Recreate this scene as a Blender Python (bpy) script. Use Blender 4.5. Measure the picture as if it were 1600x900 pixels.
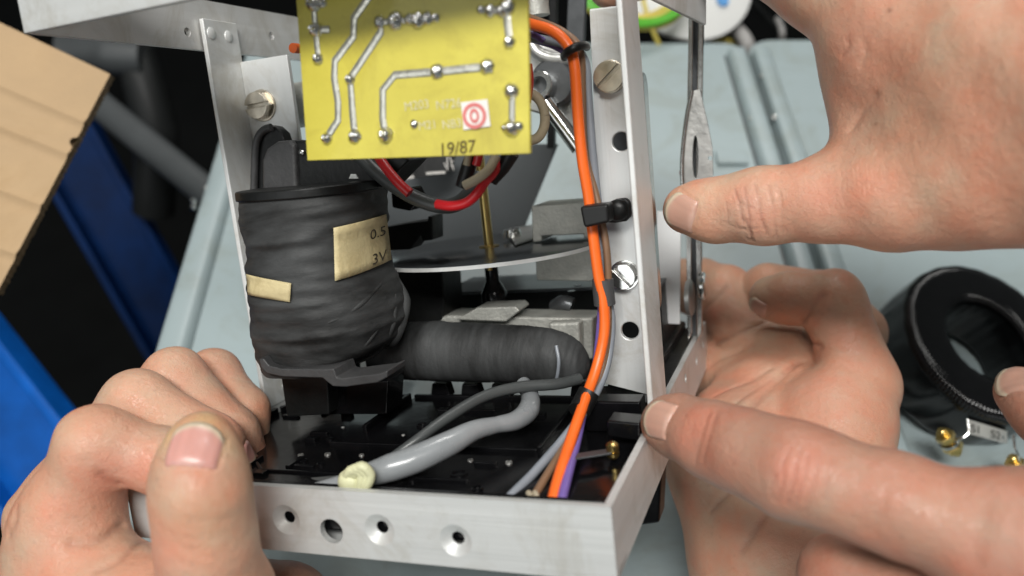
import bpy, bmesh, math, random
import numpy as np
from mathutils import Matrix, Vector

for o in list(bpy.data.objects):
    bpy.data.objects.remove(o, do_unlink=True)
SC = bpy.context.scene
COL = SC.collection
random.seed(4)

# ------------------------------------------------------------------ camera
FPX = 1263.46                       # focal length in pixels of the 1600 px wide photograph
PITCH = math.radians(51.2)          # looking down on the table
CAM_H = 0.358                       # metres above the table top (z = 0)
RIGHT = np.array([1.0, 0, 0])
FWD = np.array([0, math.cos(PITCH), -math.sin(PITCH)])
UPV = np.array([0, math.sin(PITCH), math.cos(PITCH)])
CO = np.array([0, 0, CAM_H])
cd = bpy.data.cameras.new('camera')
cam = bpy.data.objects.new('camera', cd)
COL.objects.link(cam)
cam.matrix_world = Matrix(((RIGHT[0], UPV[0], -FWD[0], CO[0]), (RIGHT[1], UPV[1], -FWD[1], CO[1]),
                           (RIGHT[2], UPV[2], -FWD[2], CO[2]), (0, 0, 0, 1)))
cd.sensor_width = 36
cd.lens = 36 * FPX / 1600
cd.clip_start = 0.01
cd.clip_end = 50
cd.dof.use_dof = True
cd.dof.focus_distance = 0.265
cd.dof.aperture_fstop = 7.6
SC.camera = cam

# ------------------------------------------------------------------ light
SC.view_settings.view_transform = 'Standard'
SC.view_settings.look = 'None'
SC.view_settings.gamma = 1
SC.view_settings.exposure = 0.0
w = bpy.data.worlds.new('World')
SC.world = w
w.use_nodes = True
w.node_tree.nodes['Background'].inputs[0].default_value = (0.93, 1.0, 1.0, 1)
w.node_tree.nodes['Background'].inputs[1].default_value = 0.10


def area_lamp(name, loc, target, sx, sy, power, col):
    l = bpy.data.lights.new(name, 'AREA')
    l.shape = 'RECTANGLE'
    l.size, l.size_y = sx, sy
    l.energy = power
    l.color = col
    o = bpy.data.objects.new(name, l)
    COL.objects.link(o)
    o.location = loc
    o.rotation_euler = (Vector(target) - Vector(loc)).to_track_quat('-Z', 'Y').to_euler()
    return o


area_lamp('ceiling_light', (-0.15, -0.32, 1.66), (0.0, 0.25, 0), 0.9, 0.35, 33, (1.0, 0.985, 0.95))
area_lamp('ceiling_light', (0.25, 1.55, 1.66), (0.0, 0.4, 0), 0.9, 0.35, 15, (1.0, 0.985, 0.95))
area_lamp('front_fill_light', (-1.15, -1.15, 0.95), (0.0, 0.2, 0.1), 1.1, 0.9, 7, (0.97, 1.0, 1.0))  # added soft light, unseen, brightens the front-facing metal

# ------------------------------------------------------------------ frames of reference
M3 = np.stack([RIGHT, -UPV, FWD], 1)          # camera (x right, y down, z forward) -> world
R_DEV = np.array([[0.9342, 0.3412, -0.1041], [-0.0359, -0.2003, -0.9791], [-0.3549, 0.9184, -0.1748]])
_u, _s, _v = np.linalg.svd(R_DEV)
R_DEV = _u @ _v
T_DEV = np.array([-0.116723, 0.057327, 0.244646])
DEV_R = M3 @ R_DEV
DEV_T = CO + M3 @ T_DEV
DEV_O = DEV_R.T @ (CO - DEV_T)
W = 0.15                                        # relay: width, clear height, depth in metres
H = 0.130
DEP = 0.185


def cray(px, py):
    return np.array([(px - 800) / FPX, (py - 450) / FPX, 1.0])


def U(px, py, d):
    """world point at distance d in front of the lens"""
    return CO + M3 @ (cray(px, py) * d)


def Tz(px, py, z=0.0):
    """world point on the horizontal plane z"""
    r = M3 @ cray(px, py)
    return CO + r * ((z - CO[2]) / r[2])


def D(px, py, ax, val):
    """relay-local point on the relay's plane (axis ax = val)"""
    r = R_DEV.T @ cray(px, py)
    return DEV_O + r * ((val - DEV_O[ax]) / r[ax])


def Y(px, py, y):
    return D(px, py, 1, y)


def todev(p):
    return DEV_R.T @ (np.asarray(p) - DEV_T)


# ------------------------------------------------------------------ materials
def new_mat(name):
    m = bpy.data.materials.new(name)
    m.use_nodes = True
    nt = m.node_tree
    return m, nt, nt.nodes['Principled BSDF']


def mat(name, col, rough=0.5, metal=0.0, var=0.12, scale=60, bump=0.0, bscale=300, spec=0.5, coat=0.0,
        stretch=None, rvar=0.12, col2=None, coords='Object', smudge=0.0, sscale=35):
    m, nt, b = new_mat(name)
    N, L = nt.nodes, nt.links
    tc = N.new('ShaderNodeTexCoord')
    mp = N.new('ShaderNodeMapping')
    if stretch:
        mp.inputs['Scale'].default_value = stretch
    L.new(tc.outputs[coords], mp.inputs[0])
    n = N.new('ShaderNodeTexNoise')
    n.inputs['Scale'].default_value = scale
    n.inputs['Detail'].default_value = 6
    n.inputs['Roughness'].default_value = 0.62
    L.new(mp.outputs[0], n.inputs['Vector'])
    cr = N.new('ShaderNodeValToRGB')
    c2 = col2 or tuple(min(1, c * (1 + var)) for c in col)
    cr.color_ramp.elements[0].color = tuple(c * (1 - var) for c in col) + (1,)
    cr.color_ramp.elements[1].color = tuple(c2) + (1,)
    cr.color_ramp.elements[0].position = 0.3
    cr.color_ramp.elements[1].position = 0.72
    L.new(n.outputs['Fac'], cr.inputs[0])
    if smudge:
        ns = N.new('ShaderNodeTexNoise')
        ns.inputs['Scale'].default_value = sscale
        ns.inputs['Detail'].default_value = 8
        ns.inputs['Roughness'].default_value = .7
        ns.inputs['Distortion'].default_value = 1.2
        L.new(tc.outputs[coords], ns.inputs['Vector'])
        r2 = N.new('ShaderNodeValToRGB')
        r2.color_ramp.elements[0].position, r2.color_ramp.elements[1].position = .36, .52
        d_ = 1 - smudge
        r2.color_ramp.elements[0].color = (d_, d_ * .97, d_ * .92, 1)
        r2.color_ramp.elements[1].color = (1, 1, 1, 1)
        L.new(ns.outputs['Fac'], r2.inputs[0])
        mm = N.new('ShaderNodeMix')
        mm.data_type = 'RGBA'
        mm.blend_type = 'MULTIPLY'
        mm.inputs[0].default_value = 1
        L.new(cr.outputs[0], mm.inputs[6])
        L.new(r2.outputs[0], mm.inputs[7])
        L.new(mm.outputs[2], b.inputs['Base Color'])
    else:
        L.new(cr.outputs[0], b.inputs['Base Color'])
    mr = N.new('ShaderNodeMapRange')
    mr.inputs['To Min'].default_value = max(0.02, rough - rvar)
    mr.inputs['To Max'].default_value = min(1, rough + rvar)
    L.new(n.outputs['Fac'], mr.inputs[0])
    L.new(mr.outputs[0], b.inputs['Roughness'])
    b.inputs['Metallic'].default_value = metal
    b.inputs['Specular IOR Level'].default_value = spec
    b.inputs['Coat Weight'].default_value = coat
    if bump:
        n2 = N.new('ShaderNodeTexNoise')
        n2.inputs['Scale'].default_value = bscale
        n2.inputs['Detail'].default_value = 5
        L.new(mp.outputs[0], n2.inputs['Vector'])
        bp = N.new('ShaderNodeBump')
        bp.inputs['Strength'].default_value = bump
        bp.inputs['Distance'].default_value = 0.001
        L.new(n2.outputs['Fac'], bp.inputs['Height'])
        L.new(bp.outputs[0], b.inputs['Normal'])
    return m


MT = {}
MT['alu'] = mat('brushed_aluminium', (0.68, 0.69, 0.68), 0.42, 0.32, 0.08, 60, 0.14, 420, stretch=(1, 1, 0.03), rvar=.14, smudge=.16)
MT['alu_rail'] = mat('satin_aluminium', (0.57, 0.58, 0.57), 0.44, 0.32, 0.08, 60, 0.14, 420, stretch=(0.03, 1, 1), rvar=.16, smudge=.16)
MT['alu_side'] = mat('satin_aluminium_side', (0.62, 0.62, 0.61), 0.46, 0.40, 0.10, 60, 0.16, 420, stretch=(1, 0.03, 1), rvar=.16, smudge=.16)
MT['steel'] = mat('zinc_steel', (0.55, 0.55, 0.53), 0.4, 0.85, 0.2, 120, 0.15, 500)
MT['nickel'] = mat('nickel_screw', (0.64, 0.58, 0.48), 0.34, 1.0, 0.15, 220, 0.06, 600)
MT['chrome'] = mat('chromed_steel', (0.70, 0.70, 0.68), 0.20, 1.0, 0.15, 160, 0.06, 500)
MT['cast'] = mat('grey_cast_metal', (0.42, 0.42, 0.385), 0.55, 0.45, 0.18, 150, 0.35, 900)
MT['darksteel'] = mat('dark_steel', (0.10, 0.105, 0.11), 0.35, 0.6, 0.2, 90, 0.08, 700)
MT['slate'] = mat('slate_grey', (0.085, 0.093, 0.097), 0.5, 0.0, 0.08, 20, 0.05, 500)
MT['disc'] = mat('disc_aluminium', (0.24, 0.25, 0.26), 0.22, 1.0, 0.08, 60, 0.03, 500)
MT['brass'] = mat('brass', (0.58, 0.43, 0.16), 0.30, 1.0, 0.12, 90, 0.02, 300)
MT['black'] = mat('black_bakelite', (0.0035, 0.0035, 0.004), 0.18, 0.0, 0.3, 80, 0.06, 260, rvar=0.08, spec=0.3)
MT['blackmatt'] = mat('black_plastic', (0.006, 0.0065, 0.0065), 0.42, 0.0, 0.3, 120, 0.12, 500, spec=0.3)
MT['flange'] = mat('dark_grey_fibre', (0.040, 0.040, 0.041), 0.55, 0.0, 0.2, 120, 0.2, 500)
MT['brownblk'] = mat('brown_black_core', (0.022, 0.017, 0.013), 0.5, 0.0, 0.3, 120, 0.2, 500)


def tape_mat(name, st_col, st_bump):
    m, nt, b = new_mat(name)
    N, L = nt.nodes, nt.links
    tc_ = N.new('ShaderNodeTexCoord')
    outs = []
    for st_, sc_, dt_ in ((st_col, 30, 7), (st_bump, 110, 6), ((1, 1, 1), 900, 3)):
        mp = N.new('ShaderNodeMapping')
        mp.inputs['Scale'].default_value = st_
        L.new(tc_.outputs['Object'], mp.inputs[0])
        n = N.new('ShaderNodeTexNoise')
        n.inputs['Scale'].default_value = sc_
        n.inputs['Detail'].default_value = dt_
        n.inputs['Roughness'].default_value = .65
        n.inputs['Distortion'].default_value = .4
        L.new(mp.outputs[0], n.inputs['Vector'])
        outs.append(n.outputs['Fac'])
    cr = N.new('ShaderNodeValToRGB')
    cr.color_ramp.elements[0].position, cr.color_ramp.elements[1].position = .38, .66
    cr.color_ramp.elements[0].color = (.006, .0058, .0056, 1)
    cr.color_ramp.elements[1].color = (.062, .065, .066, 1)
    L.new(outs[0], cr.inputs[0])
    L.new(cr.outputs[0], b.inputs['Base Color'])
    b.inputs['Roughness'].default_value = .62
    b.inputs['Specular IOR Level'].default_value = .35
    prev = None
    for o_, s_, d_ in ((outs[1], .35, .0012), (outs[2], .25, .0003)):
        bp = N.new('ShaderNodeBump')
        bp.inputs['Strength'].default_value = s_
        bp.inputs['Distance'].default_value = d_
        L.new(o_, bp.inputs['Height'])
        if prev:
            L.new(prev, bp.inputs['Normal'])
        prev = bp.outputs[0]
    L.new(prev, b.inputs['Normal'])
    return m


MT['tape'] = tape_mat('black_cloth_tape', (.35, .35, 1.5), (.45, .45, 1.4))
MT['tape2'] = tape_mat('black_cloth_tape_arm', (1.5, .35, .35), (1.4, .45, .45))
MT['cream'] = mat('cream_paper_tape', (0.56, 0.47, 0.26), 0.6, 0.0, 0.12, 60, 0.2, 600, smudge=.2, sscale=90)
MT['ink'] = mat('black_ink', (0.03, 0.022, 0.012), 0.7)
MT['boardink'] = mat('brown_ink', (0.085, 0.060, 0.012), 0.6, 0, .5, 400)
MT['pcb'] = mat('yellow_green_board', (0.55, 0.465, 0.045), 0.38, 0.0, 0.14, 28, 0.06, 900, coat=0.2, smudge=.16, sscale=45, col2=(0.61, 0.54, 0.075))
MT['pcbedge'] = mat('board_edge', (0.55, 0.47, 0.10), 0.5, 0.0, 0.1, 100)
MT['track'] = mat('tinned_track', (0.60, 0.59, 0.52), 0.32, 0.8, 0.15, 300, 0.2, 900)
MT['solder'] = mat('solder', (0.74, 0.74, 0.73), 0.20, 1.0, 0.15, 500, 0.3, 1200)
MT['silk'] = mat('pale_board_print', (0.62, 0.58, 0.36), 0.5, 0.0, 0.2, 500)
MT['white'] = mat('white_paper', (0.75, 0.72, 0.68), 0.6)
MT['redink'] = mat('red_ink', (0.62, 0.18, 0.17), 0.6)
MT['orange'] = mat('orange_wire', (0.90, 0.15, 0.018), 0.38, 0.0, 0.06, 80, 0.05, 400)
MT['brown'] = mat('brown_wire', (0.20, 0.115, 0.065), 0.42, 0.0, 0.1, 80)
MT['greywire'] = mat('grey_wire', (0.22, 0.24, 0.27), 0.42, 0.0, 0.1, 80)
MT['purple'] = mat('purple_wire', (0.17, 0.11, 0.36), 0.42, 0.0, 0.1, 80)
MT['red'] = mat('red_wire', (0.55, 0.012, 0.018), 0.35, 0.0, 0.1, 80)
MT['sleeve'] = mat('grey_sleeve', (0.23, 0.243, 0.252), 0.28, 0.0, 0.10, 60, 0.15, 150, coat=0.3)
MT['darkwire'] = mat('dark_grey_wire', (0.055, 0.06, 0.06), 0.4)
MT['tie'] = mat('black_sleeve_tie', (0.008, 0.008, 0.008), 0.45, spec=0.35)
MT['greytie'] = mat('dark_grey_sleeve_tie', (0.06, 0.06, 0.062), 0.55)
MT['creamtie'] = mat('cream_lacing', (0.60, 0.60, 0.38), 0.5, 0.0, 0.1, 200, 0.2, 700)
MT['fibre'] = mat('tan_fibre', (0.40, 0.33, 0.22), 0.6, 0.0, 0.2, 150, 0.2, 600)
MT['whitepanel'] = mat('white_plate', (0.78, 0.79, 0.79), 0.45, 0.1, 0.04, 20)
MT['table'] = mat('grey_green_enamel', (0.305, 0.368, 0.378), 0.40, 0.0, 0.05, 7, 0.05, 180, rvar=0.08, smudge=.10, sscale=22)
MT['gap'] = mat('dark_gap', (0.01, 0.01, 0.01), 0.8)
MT['floor'] = mat('dark_floor', (0.003, 0.0033, 0.0033), 0.8, 0.0, 0.5, 5, spec=0.1)
MT['dark'] = mat('dark_frame', (0.010, 0.011, 0.011), 0.5, 0.0, 0.4, 9, spec=0.25)
MT['tubegrey'] = mat('grey_tube', (0.055, 0.06, 0.062), 0.4, 0.0, 0.2, 9)
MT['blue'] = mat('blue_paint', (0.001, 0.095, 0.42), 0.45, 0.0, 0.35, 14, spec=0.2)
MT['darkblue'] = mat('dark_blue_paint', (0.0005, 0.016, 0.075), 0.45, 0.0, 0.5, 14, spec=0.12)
MT['card'] = mat('cardboard', (0.41, 0.283, 0.160), 0.85, 0.0, 0.07, 30, 0.2, 500, stretch=(1, 1, 1), smudge=.08, sscale=14)
MT['cardedge'] = mat('cardboard_edge', (0.16, 0.10, 0.05), 0.9, 0.0, 0.4, 400, 0.6, 900)
MT['spool'] = mat('white_plastic', (0.75, 0.75, 0.73), 0.4, 0.0, 0.03, 20)
MT['green'] = mat('green_wire', (0.10, 0.42, 0.03), 0.4, 0.0, 0.15, 80)
MT['yellow'] = mat('yellow_wire', (0.62, 0.50, 0.10), 0.5)
MT['cord'] = mat('dull_grey_cable', (0.32, 0.31, 0.30), 0.5)
MT['beige'] = mat('beige_cable', (0.42, 0.36, 0.26), 0.5)
MT['toroid'] = mat('black_varnished_tape', (0.003, 0.003, 0.0034), 0.14, 0.0, 0.4, 60, 0.06, 200, rvar=0.05, spec=0.5)
MT['bluemark'] = mat('blue_print', (0.10, 0.30, 0.62), 0.6)
MT['redbead'] = mat('red_bead', (0.40, 0.02, 0.03), 0.3)


# ------------------------------------------------------------------ mesh builders
class MB:
    def __init__(s):
        s.v, s.f = [], []

    def add(s, vs, fs):
        b = len(s.v)
        s.v += [tuple(float(c) for c in q) for q in vs]
        s.f += [tuple(i + b for i in q) for q in fs]
        return s

    def hexa(s, q):      # 8 corners: 4 front (ccw), 4 back
        return s.add(q, [(0, 1, 2, 3), (7, 6, 5, 4), (0, 4, 5, 1), (1, 5, 6, 2), (2, 6, 7, 3), (3, 7, 4, 0)])

    def box(s, a, b):
        x0, y0, z0 = a
        x1, y1, z1 = b
        return s.hexa([(x0, y0, z0), (x1, y0, z0), (x1, y0, z1), (x0, y0, z1),
                       (x0, y1, z0), (x1, y1, z0), (x1, y1, z1), (x0, y1, z1)])

    def prism(s, poly, vec):
        n = len(poly)
        vec = np.asarray(vec)
        vs = [np.asarray(q) for q in poly] + [np.asarray(q) + vec for q in poly]
        fs = [tuple(range(n)), tuple(range(2 * n - 1, n - 1, -1))]
        fs += [(i, (i + 1) % n, n + (i + 1) % n, n + i) for i in range(n)]
        return s.add(vs, fs)

    def tube(s, pts, r, n=12, cap=True, flat=None):
        pts = np.asarray(pts, float)
        m = len(pts)
        rr = np.full(m, r) if np.isscalar(r) else np.asarray(r, float)
        T = np.gradient(pts, axis=0)
        T /= np.linalg.norm(T, axis=1)[:, None] + 1e-12
        ref = np.array([0, 0, 1.0]) if abs(T[0][2]) < 0.9 else np.array([1.0, 0, 0])
        nn = np.cross(T[0], ref)
        nn /= np.linalg.norm(nn)
        vs = []
        for i in range(m):
            nn = nn - T[i] * nn.dot(T[i])
            nn /= np.linalg.norm(nn) + 1e-12
            bb = np.cross(T[i], nn)
            for k in range(n):
                a = 2 * math.pi * k / n
                vs.append(pts[i] + rr[i] * (math.cos(a) * nn + math.sin(a) * bb))
        fs = []
        for i in range(m - 1):
            for k in range(n):
                k2 = (k + 1) % n
                fs.append((i * n + k, i * n + k2, (i + 1) * n + k2, (i + 1) * n + k))
        if cap:
            fs.append(tuple(range(n - 1, -1, -1)))
            fs.append(tuple(range((m - 1) * n, m * n)))
        return s.add(vs, fs)

    def lathe(s, org, axis, prof, n=24):
        """prof: (distance along axis, radius)"""
        org = np.asarray(org, float)
        ax = np.asarray(axis, float)
        ax /= np.linalg.norm(ax)
        ref = np.array([0, 0, 1.0]) if abs(ax[2]) < 0.9 else np.array([1.0, 0, 0])
        a1 = np.cross(ax, ref)
        a1 /= np.linalg.norm(a1)
        a2 = np.cross(ax, a1)
        vs = []
        for h, r in prof:
            for k in range(n):
                t = 2 * math.pi * k / n
                vs.append(org + ax * h + max(r, 1e-6) * (math.cos(t) * a1 + math.sin(t) * a2))
        fs = []
        m = len(prof)
        for i in range(m - 1):
            for k in range(n):
                k2 = (k + 1) % n
                fs.append((i * n + k, (i + 1) * n + k, (i + 1) * n + k2, i * n + k2))
        fs.append(tuple(range(n)))
        fs.append(tuple(range(m * n - 1, (m - 1) * n - 1, -1)))
        return s.add(vs, fs)

    def build(s, name, m, parent=None, smooth=False, bevel=0.0, seg=2, angle=40, solid=True):
        me = bpy.data.meshes.new(name)
        me.from_pydata(s.v, [], s.f)
        if solid:
            bm = bmesh.new()
            bm.from_mesh(me)
            bmesh.ops.recalc_face_normals(bm, faces=bm.faces)
            bm.to_mesh(me)
            bm.free()
        me.update()
        o = bpy.data.objects.new(name, me)
        COL.objects.link(o)
        me.materials.append(m if not isinstance(m, str) else MT[m])
        if parent is not None:
            o.parent = parent
        if smooth or bevel:
            for p in me.polygons:
                p.use_smooth = True
            me.set_sharp_from_angle(angle=math.radians(angle))
        if bevel:
            md = o.modifiers.new('bevel', 'BEVEL')
            md.width = bevel
            md.segments = seg
            md.limit_method = 'ANGLE'
            md.angle_limit = math.radians(35)
            md.harden_normals = True
        return o


def cut(o, cutters):
    """real holes: boolean difference applied at once, cutters removed"""
    tmp = []
    for mb in cutters:
        c = mb.build('cutter', 'gap')
        c.matrix_world = o.matrix_world
        if o.parent:
            c.parent = o.parent
        tmp.append(c)
        md = o.modifiers.new('hole', 'BOOLEAN')
        md.object = c
        md.operation = 'DIFFERENCE'
        md.solver = 'EXACT'
    # holes before bevel
    bv = [m for m in o.modifiers if m.type == 'BEVEL']
    keep = [(m.width, m.segments) for m in bv]
    for m in bv:
        o.modifiers.remove(m)
    dg = bpy.context.evaluated_depsgraph_get()
    me = bpy.data.meshes.new_from_object(o.evaluated_get(dg))
    o.modifiers.clear()
    o.data = me
    for c in tmp:
        bpy.data.objects.remove(c, do_unlink=True)
    for wd, sg in keep:
        md = o.modifiers.new('bevel', 'BEVEL')
        md.width = wd
        md.segments = sg
        md.limit_method = 'ANGLE'
        md.angle_limit = math.radians(35)
        md.harden_normals = True
    for p in me.polygons:
        p.use_smooth = False
    for m in o.modifiers:
        m.harden_normals = False
    return o


def catmull(P, n=10):
    P = np.asarray(P, float)
    Q = np.vstack([2 * P[0] - P[1], P, 2 * P[-1] - P[-2]])
    out = []
    for i in range(1, len(Q) - 2):
        for k in range(n):
            t = k / n
            out.append(0.5 * ((2 * Q[i]) + (-Q[i - 1] + Q[i + 1]) * t + (2 * Q[i - 1] - 5 * Q[i] + 4 * Q[i + 1] - Q[i + 2]) * t * t
                              + (-Q[i - 1] + 3 * Q[i] - 3 * Q[i + 1] + Q[i + 2]) * t ** 3))
    out.append(Q[-2])
    return np.array(out)


def text_data(s, size):
    cu = bpy.data.curves.new('t', 'FONT')
    cu.body = s
    cu.size = size
    cu.align_x = 'CENTER'
    cu.align_y = 'CENTER'
    o = bpy.data.objects.new('t', cu)
    COL.objects.link(o)
    dg = bpy.context.evaluated_depsgraph_get()
    me = bpy.data.meshes.new_from_object(o.evaluated_get(dg))
    v = [tuple(q.co) for q in me.vertices]
    f = [tuple(p.vertices) for p in me.polygons]
    bpy.data.objects.remove(o, do_unlink=True)
    return v, f


def printing(s, size, fn, name, m, parent):
    v, f = text_data(s, size)
    return MB().add([fn(x, y) for x, y, _ in v], f).build(name, m, parent, solid=False)


def tag(o, label=None, cat=None, group=None, kind=None):
    if label:
        o['label'] = label
    if cat:
        o['category'] = cat
    if group:
        o['group'] = group
    if kind:
        o['kind'] = kind
    return o


def empty(name, loc=(0, 0, 0)):
    o = bpy.data.objects.new(name, None)
    COL.objects.link(o)
    o.location = loc
    o.empty_display_size = 0.02
    return o


def unit(v):
    v = np.asarray(v, float)
    return v / np.linalg.norm(v)


# =================================================================== SETTING
fl = MB().box((-3, -2.5, -0.76), (3, 4, -0.75)).build('floor', 'floor')
tag(fl, 'dark floor far below the table', kind='structure')

# ---- folding table: two enamelled panels with raised rims
table = empty('folding_table', (0, 0.3, 0))
tag(table, 'pale grey-green folding table with raised rounded rims under the relay', 'table')
TL = -0.3


def tpt(p):
    return np.asarray(p) - np.array([0, 0.3, 0])


def line_at(p0, p1, y):
    t = (y - p0[1]) / (p1[1] - p0[1])
    return p0[0] + t * (p1[0] - p0[0])


eL0, eL1 = Tz(250, 540), Tz(334, 262)
yf = Tz(1200, 66)[1]
yn = -0.35
gap0, gap1 = Tz(1167, 85), Tz(1245, 330)


def panel(name, xa0, xa1, xb0, xb1, y0, y1, rad):
    # left edge x from xa0 (near) to xa1 (far); right edge xb0..xb1, far corners rounded
    pts = [(xa0, y0), (xb0, y0)]
    for k in range(7):
        a = math.pi / 2 * k / 6
        pts.append((xb1 - rad + rad * math.cos(a), y1 - rad + rad * math.sin(a)))
    for k in range(7):
        a = math.pi / 2 + math.pi / 2 * k / 6
        pts.append((xa1 + rad + rad * math.cos(a), y1 - rad + rad * math.sin(a)))
    return MB().prism([tpt((x, y, -0.012)) for x, y in pts], (0, 0, 0.012)).build(name, 'table', table, bevel=0.002)


xl0, xl1 = line_at(eL0, eL1, yn), line_at(eL0, eL1, yf)
xg0, xg1 = line_at(gap0, gap1, yn), line_at(gap0, gap1, yf)
panel('panel', xl0, xl1, xg0 - 0.002, xg1 - 0.002, yn, yf, 0.012)
panel('panel', xg0 + 0.002, xg1 + 0.002, xg0 + 0.62, xg1 + 0.62, yn, yf + 0.004, 0.02)


def rim(xo0, xo1, side, y0, y1, wd, hgt):
    """rounded raised rim running along a panel's edge"""
    prof = [(0, 0.0), (0.03, 0.7), (0.10, 0.95), (0.3, 1.0), (0.72, 1.0), (0.88, 0.85), (0.96, .4), (1.0, 0.0)]
    mb = MB()
    vs, fs = [], []
    ys = np.linspace(y0, y1, 12)
    for yy in ys:
        t = (yy - y0) / (y1 - y0)
        xo = xo0 + (xo1 - xo0) * t
        for u, h in prof:
            vs.append(tpt((xo + side * u * wd, yy, 0.0005 + h * hgt)))
    n = len(prof)
    for i in range(len(ys) - 1):
        for k in range(n - 1):
            fs.append((i * n + k, i * n + k + 1, (i + 1) * n + k + 1, (i + 1) * n + k))
    fs.append(tuple(range(n)))
    fs.append(tuple(range((len(ys) - 1) * n, len(ys) * n)))
    mb.add(vs, fs)
    return mb.build('rim', 'table', table, smooth=True, angle=60)


rw = 0.0135
yr = Tz(1160, 88)[1]
rim(xl0 + 0.001, line_at(eL0, eL1, yr) + .001, 1, yn, yr, 0.0165, 0.007)
rim(xg0 - 0.0024, line_at(gap0, gap1, yr) - 0.0024, -1, yn, yr, rw, 0.0075)
rim(xg0 + 0.0024, line_at(gap0, gap1, yr) + 0.0024, 1, yn, yr, rw, 0.0075)
# recessed seam beside each rim and between the panels
for off_, wd_ in ((-0.0024 - rw - .0009, .0012), (0.0024 + rw + .0009, .0012)):
    xa_, xb_ = xg0 + off_, line_at(gap0, gap1, yr) + off_
    MB().prism([tpt((xa_ - wd_ / 2, yn, .0002)), tpt((xa_ + wd_ / 2, yn, .0002)), tpt((xb_ + wd_ / 2, yr, .0002)), tpt((xb_ - wd_ / 2, yr, .0002))], (0, 0, .0003)).build('seam', 'tubegrey', table)
# spot-weld dimples and screws on the rims
for (px, py) in ((325, 293), (305, 373), (276, 487), (1155, 120), (1190, 118), (1175, 183), (1210, 182)):
    c = tpt(Tz(px, py, 0.0068))
    r_ = 0.0022 if py > 150 else 0.0014
    MB().lathe(c - [0, 0, .001], (0, 0, 1), [(0, r_), (0.0008, r_), (0.0013, r_ * .8), (0.0011, r_ * .45), (0.0005, r_ * .3)], 14).build(
        'rivet', 'steel', table, smooth=True)
# steps on the rim
for (px, py, sx) in ((1142, 250, 0.010), (1285, 255, .010), (1268, 478, .008)):
    c = tpt(Tz(px, py, 0.0))
    MB().box((c[0] - sx, c[1] - .006, 0.0004), (c[0] + sx, c[1] + .006, 0.0035)).build('hinge_plate', 'table', table, bevel=0.0008)
# hinge pins near the left rim
for (px, py) in ((303, 316), (303, 326)):
    c = tpt(U(px, py, 0.49))
    MB().lathe(c, (0, 0, 1), [(0, .0015), (.002, .0017), (.003, .001)], 12).build('pin', 'chrome', table, smooth=True)

# ---- things under and beside the table at the left
o = MB().box((-.5, -.5, -.5), (.5, .5, .5))


def bar_between(name, a, b, wv, dv, m, parent=None, bevel=0.004, rel=None):
    a, b, wv, dv = map(np.asarray, (a, b, wv, dv))
    q = [a - wv - dv, a + wv - dv, a + wv + dv, a - wv + dv, b - wv - dv, b + wv - dv, b + wv + dv, b - wv + dv]
    if rel is not None:
        q = [x - np.asarray(rel) for x in q]
    return MB().hexa(q).build(name, m, parent, bevel=bevel)


def beam(name, label, cat, p0, p1, wpx, m, thick):
    a, b = U(*p0), U(*p1)
    ax = unit(b - a)
    view = FWD
    wv = unit(np.cross(ax, view)) * wpx * (p0[2] + p1[2]) / 2 / FPX / 2
    dv = unit(np.cross(ax, wv)) * thick / 2
    e = empty(name, a)
    bar_between('web', a, b, wv, dv, m, e, rel=a)
    # folded lip on each long edge
    for s in (-1, 1):
        w2 = unit(wv) * 0.004
        bar_between('lip', a + wv * s + dv * 1.6, b + wv * s + dv * 1.6, w2, dv * 1.7, m, e, rel=a, bevel=0.002)
    tag(e, label, cat)
    return e


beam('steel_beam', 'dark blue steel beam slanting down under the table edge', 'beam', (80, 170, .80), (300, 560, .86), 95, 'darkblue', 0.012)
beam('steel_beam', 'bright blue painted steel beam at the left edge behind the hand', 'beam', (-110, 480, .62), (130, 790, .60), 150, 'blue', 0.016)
a, b = U(120, 135, .66), U(345, 318, .60)
e = empty('tube_leg', a)
MB().tube(np.linspace(a, b, 6) - a, 0.0115, 20).build('tube', 'tubegrey', e, smooth=True)
MB().lathe(b - a, b - a, [(0, .0125), (.012, .0125), (.014, .010)], 20).build('end_cap', 'dark', e, smooth=True)
tag(e, 'dark grey round tube leg slanting from the cardboard to the table rim', 'tube')
a = U(190, 75, .75)
e = empty('folded_chair', a)
MB().tube(np.array([U(120, 60, .75), U(215, 95, .75), U(245, 200, .76), U(240, 330, .8)]) - a, 0.02, 16).build('frame', 'dark', e, smooth=True)
MB().tube(np.array([U(100, 80, .74), U(160, 80, .74), U(168, 82, .74), U(180, 84, .74), U(228, 88, .74)]) - a,
          [.018, .018, .0195, .0195, .018], 16).build('sleeve', 'tubegrey', e, smooth=True)
tag(e, 'dark folded chair frame in the shadow above the grey tube', 'chair')

# ---- cardboard flap
c0, c1, c2, c3 = U(172, 116, .40), U(-5, 458, .375), U(-420, 330, .37), U(-160, -40, .40)
e = empty('cardboard_box', c1)
nx, ny = 60, 40
vs, fs = [], []
nrm = unit(np.cross(c1 - c0, c3 - c0))
if nrm.dot(FWD) > 0:
    nrm = -nrm
rng = np.random.default_rng(3)
for j in range(ny + 1):
    for i in range(nx + 1):
        u, v = i / nx, j / ny           # u along c0->c1 (torn edge), v away to the left
        p = (c0 * (1 - u) + c1 * u) * (1 - v) + (c3 * (1 - u) + c2 * u) * v
        h = 0.0
        for uc in (0.235, 0.385, 0.62, 0.83):
            h += 0.0011 * math.exp(-((u - uc + 0.02 * v) / 0.012) ** 2) - 0.0005 * math.exp(-((u - uc - .03) / 0.02) ** 2)
        if j == 0:
            p = p + (unit(c0 - c3) * (-0.0025) if 0.30 < u < .35 else 0)
        vs.append(p + nrm * h - c1)
n0 = len(vs)
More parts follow.
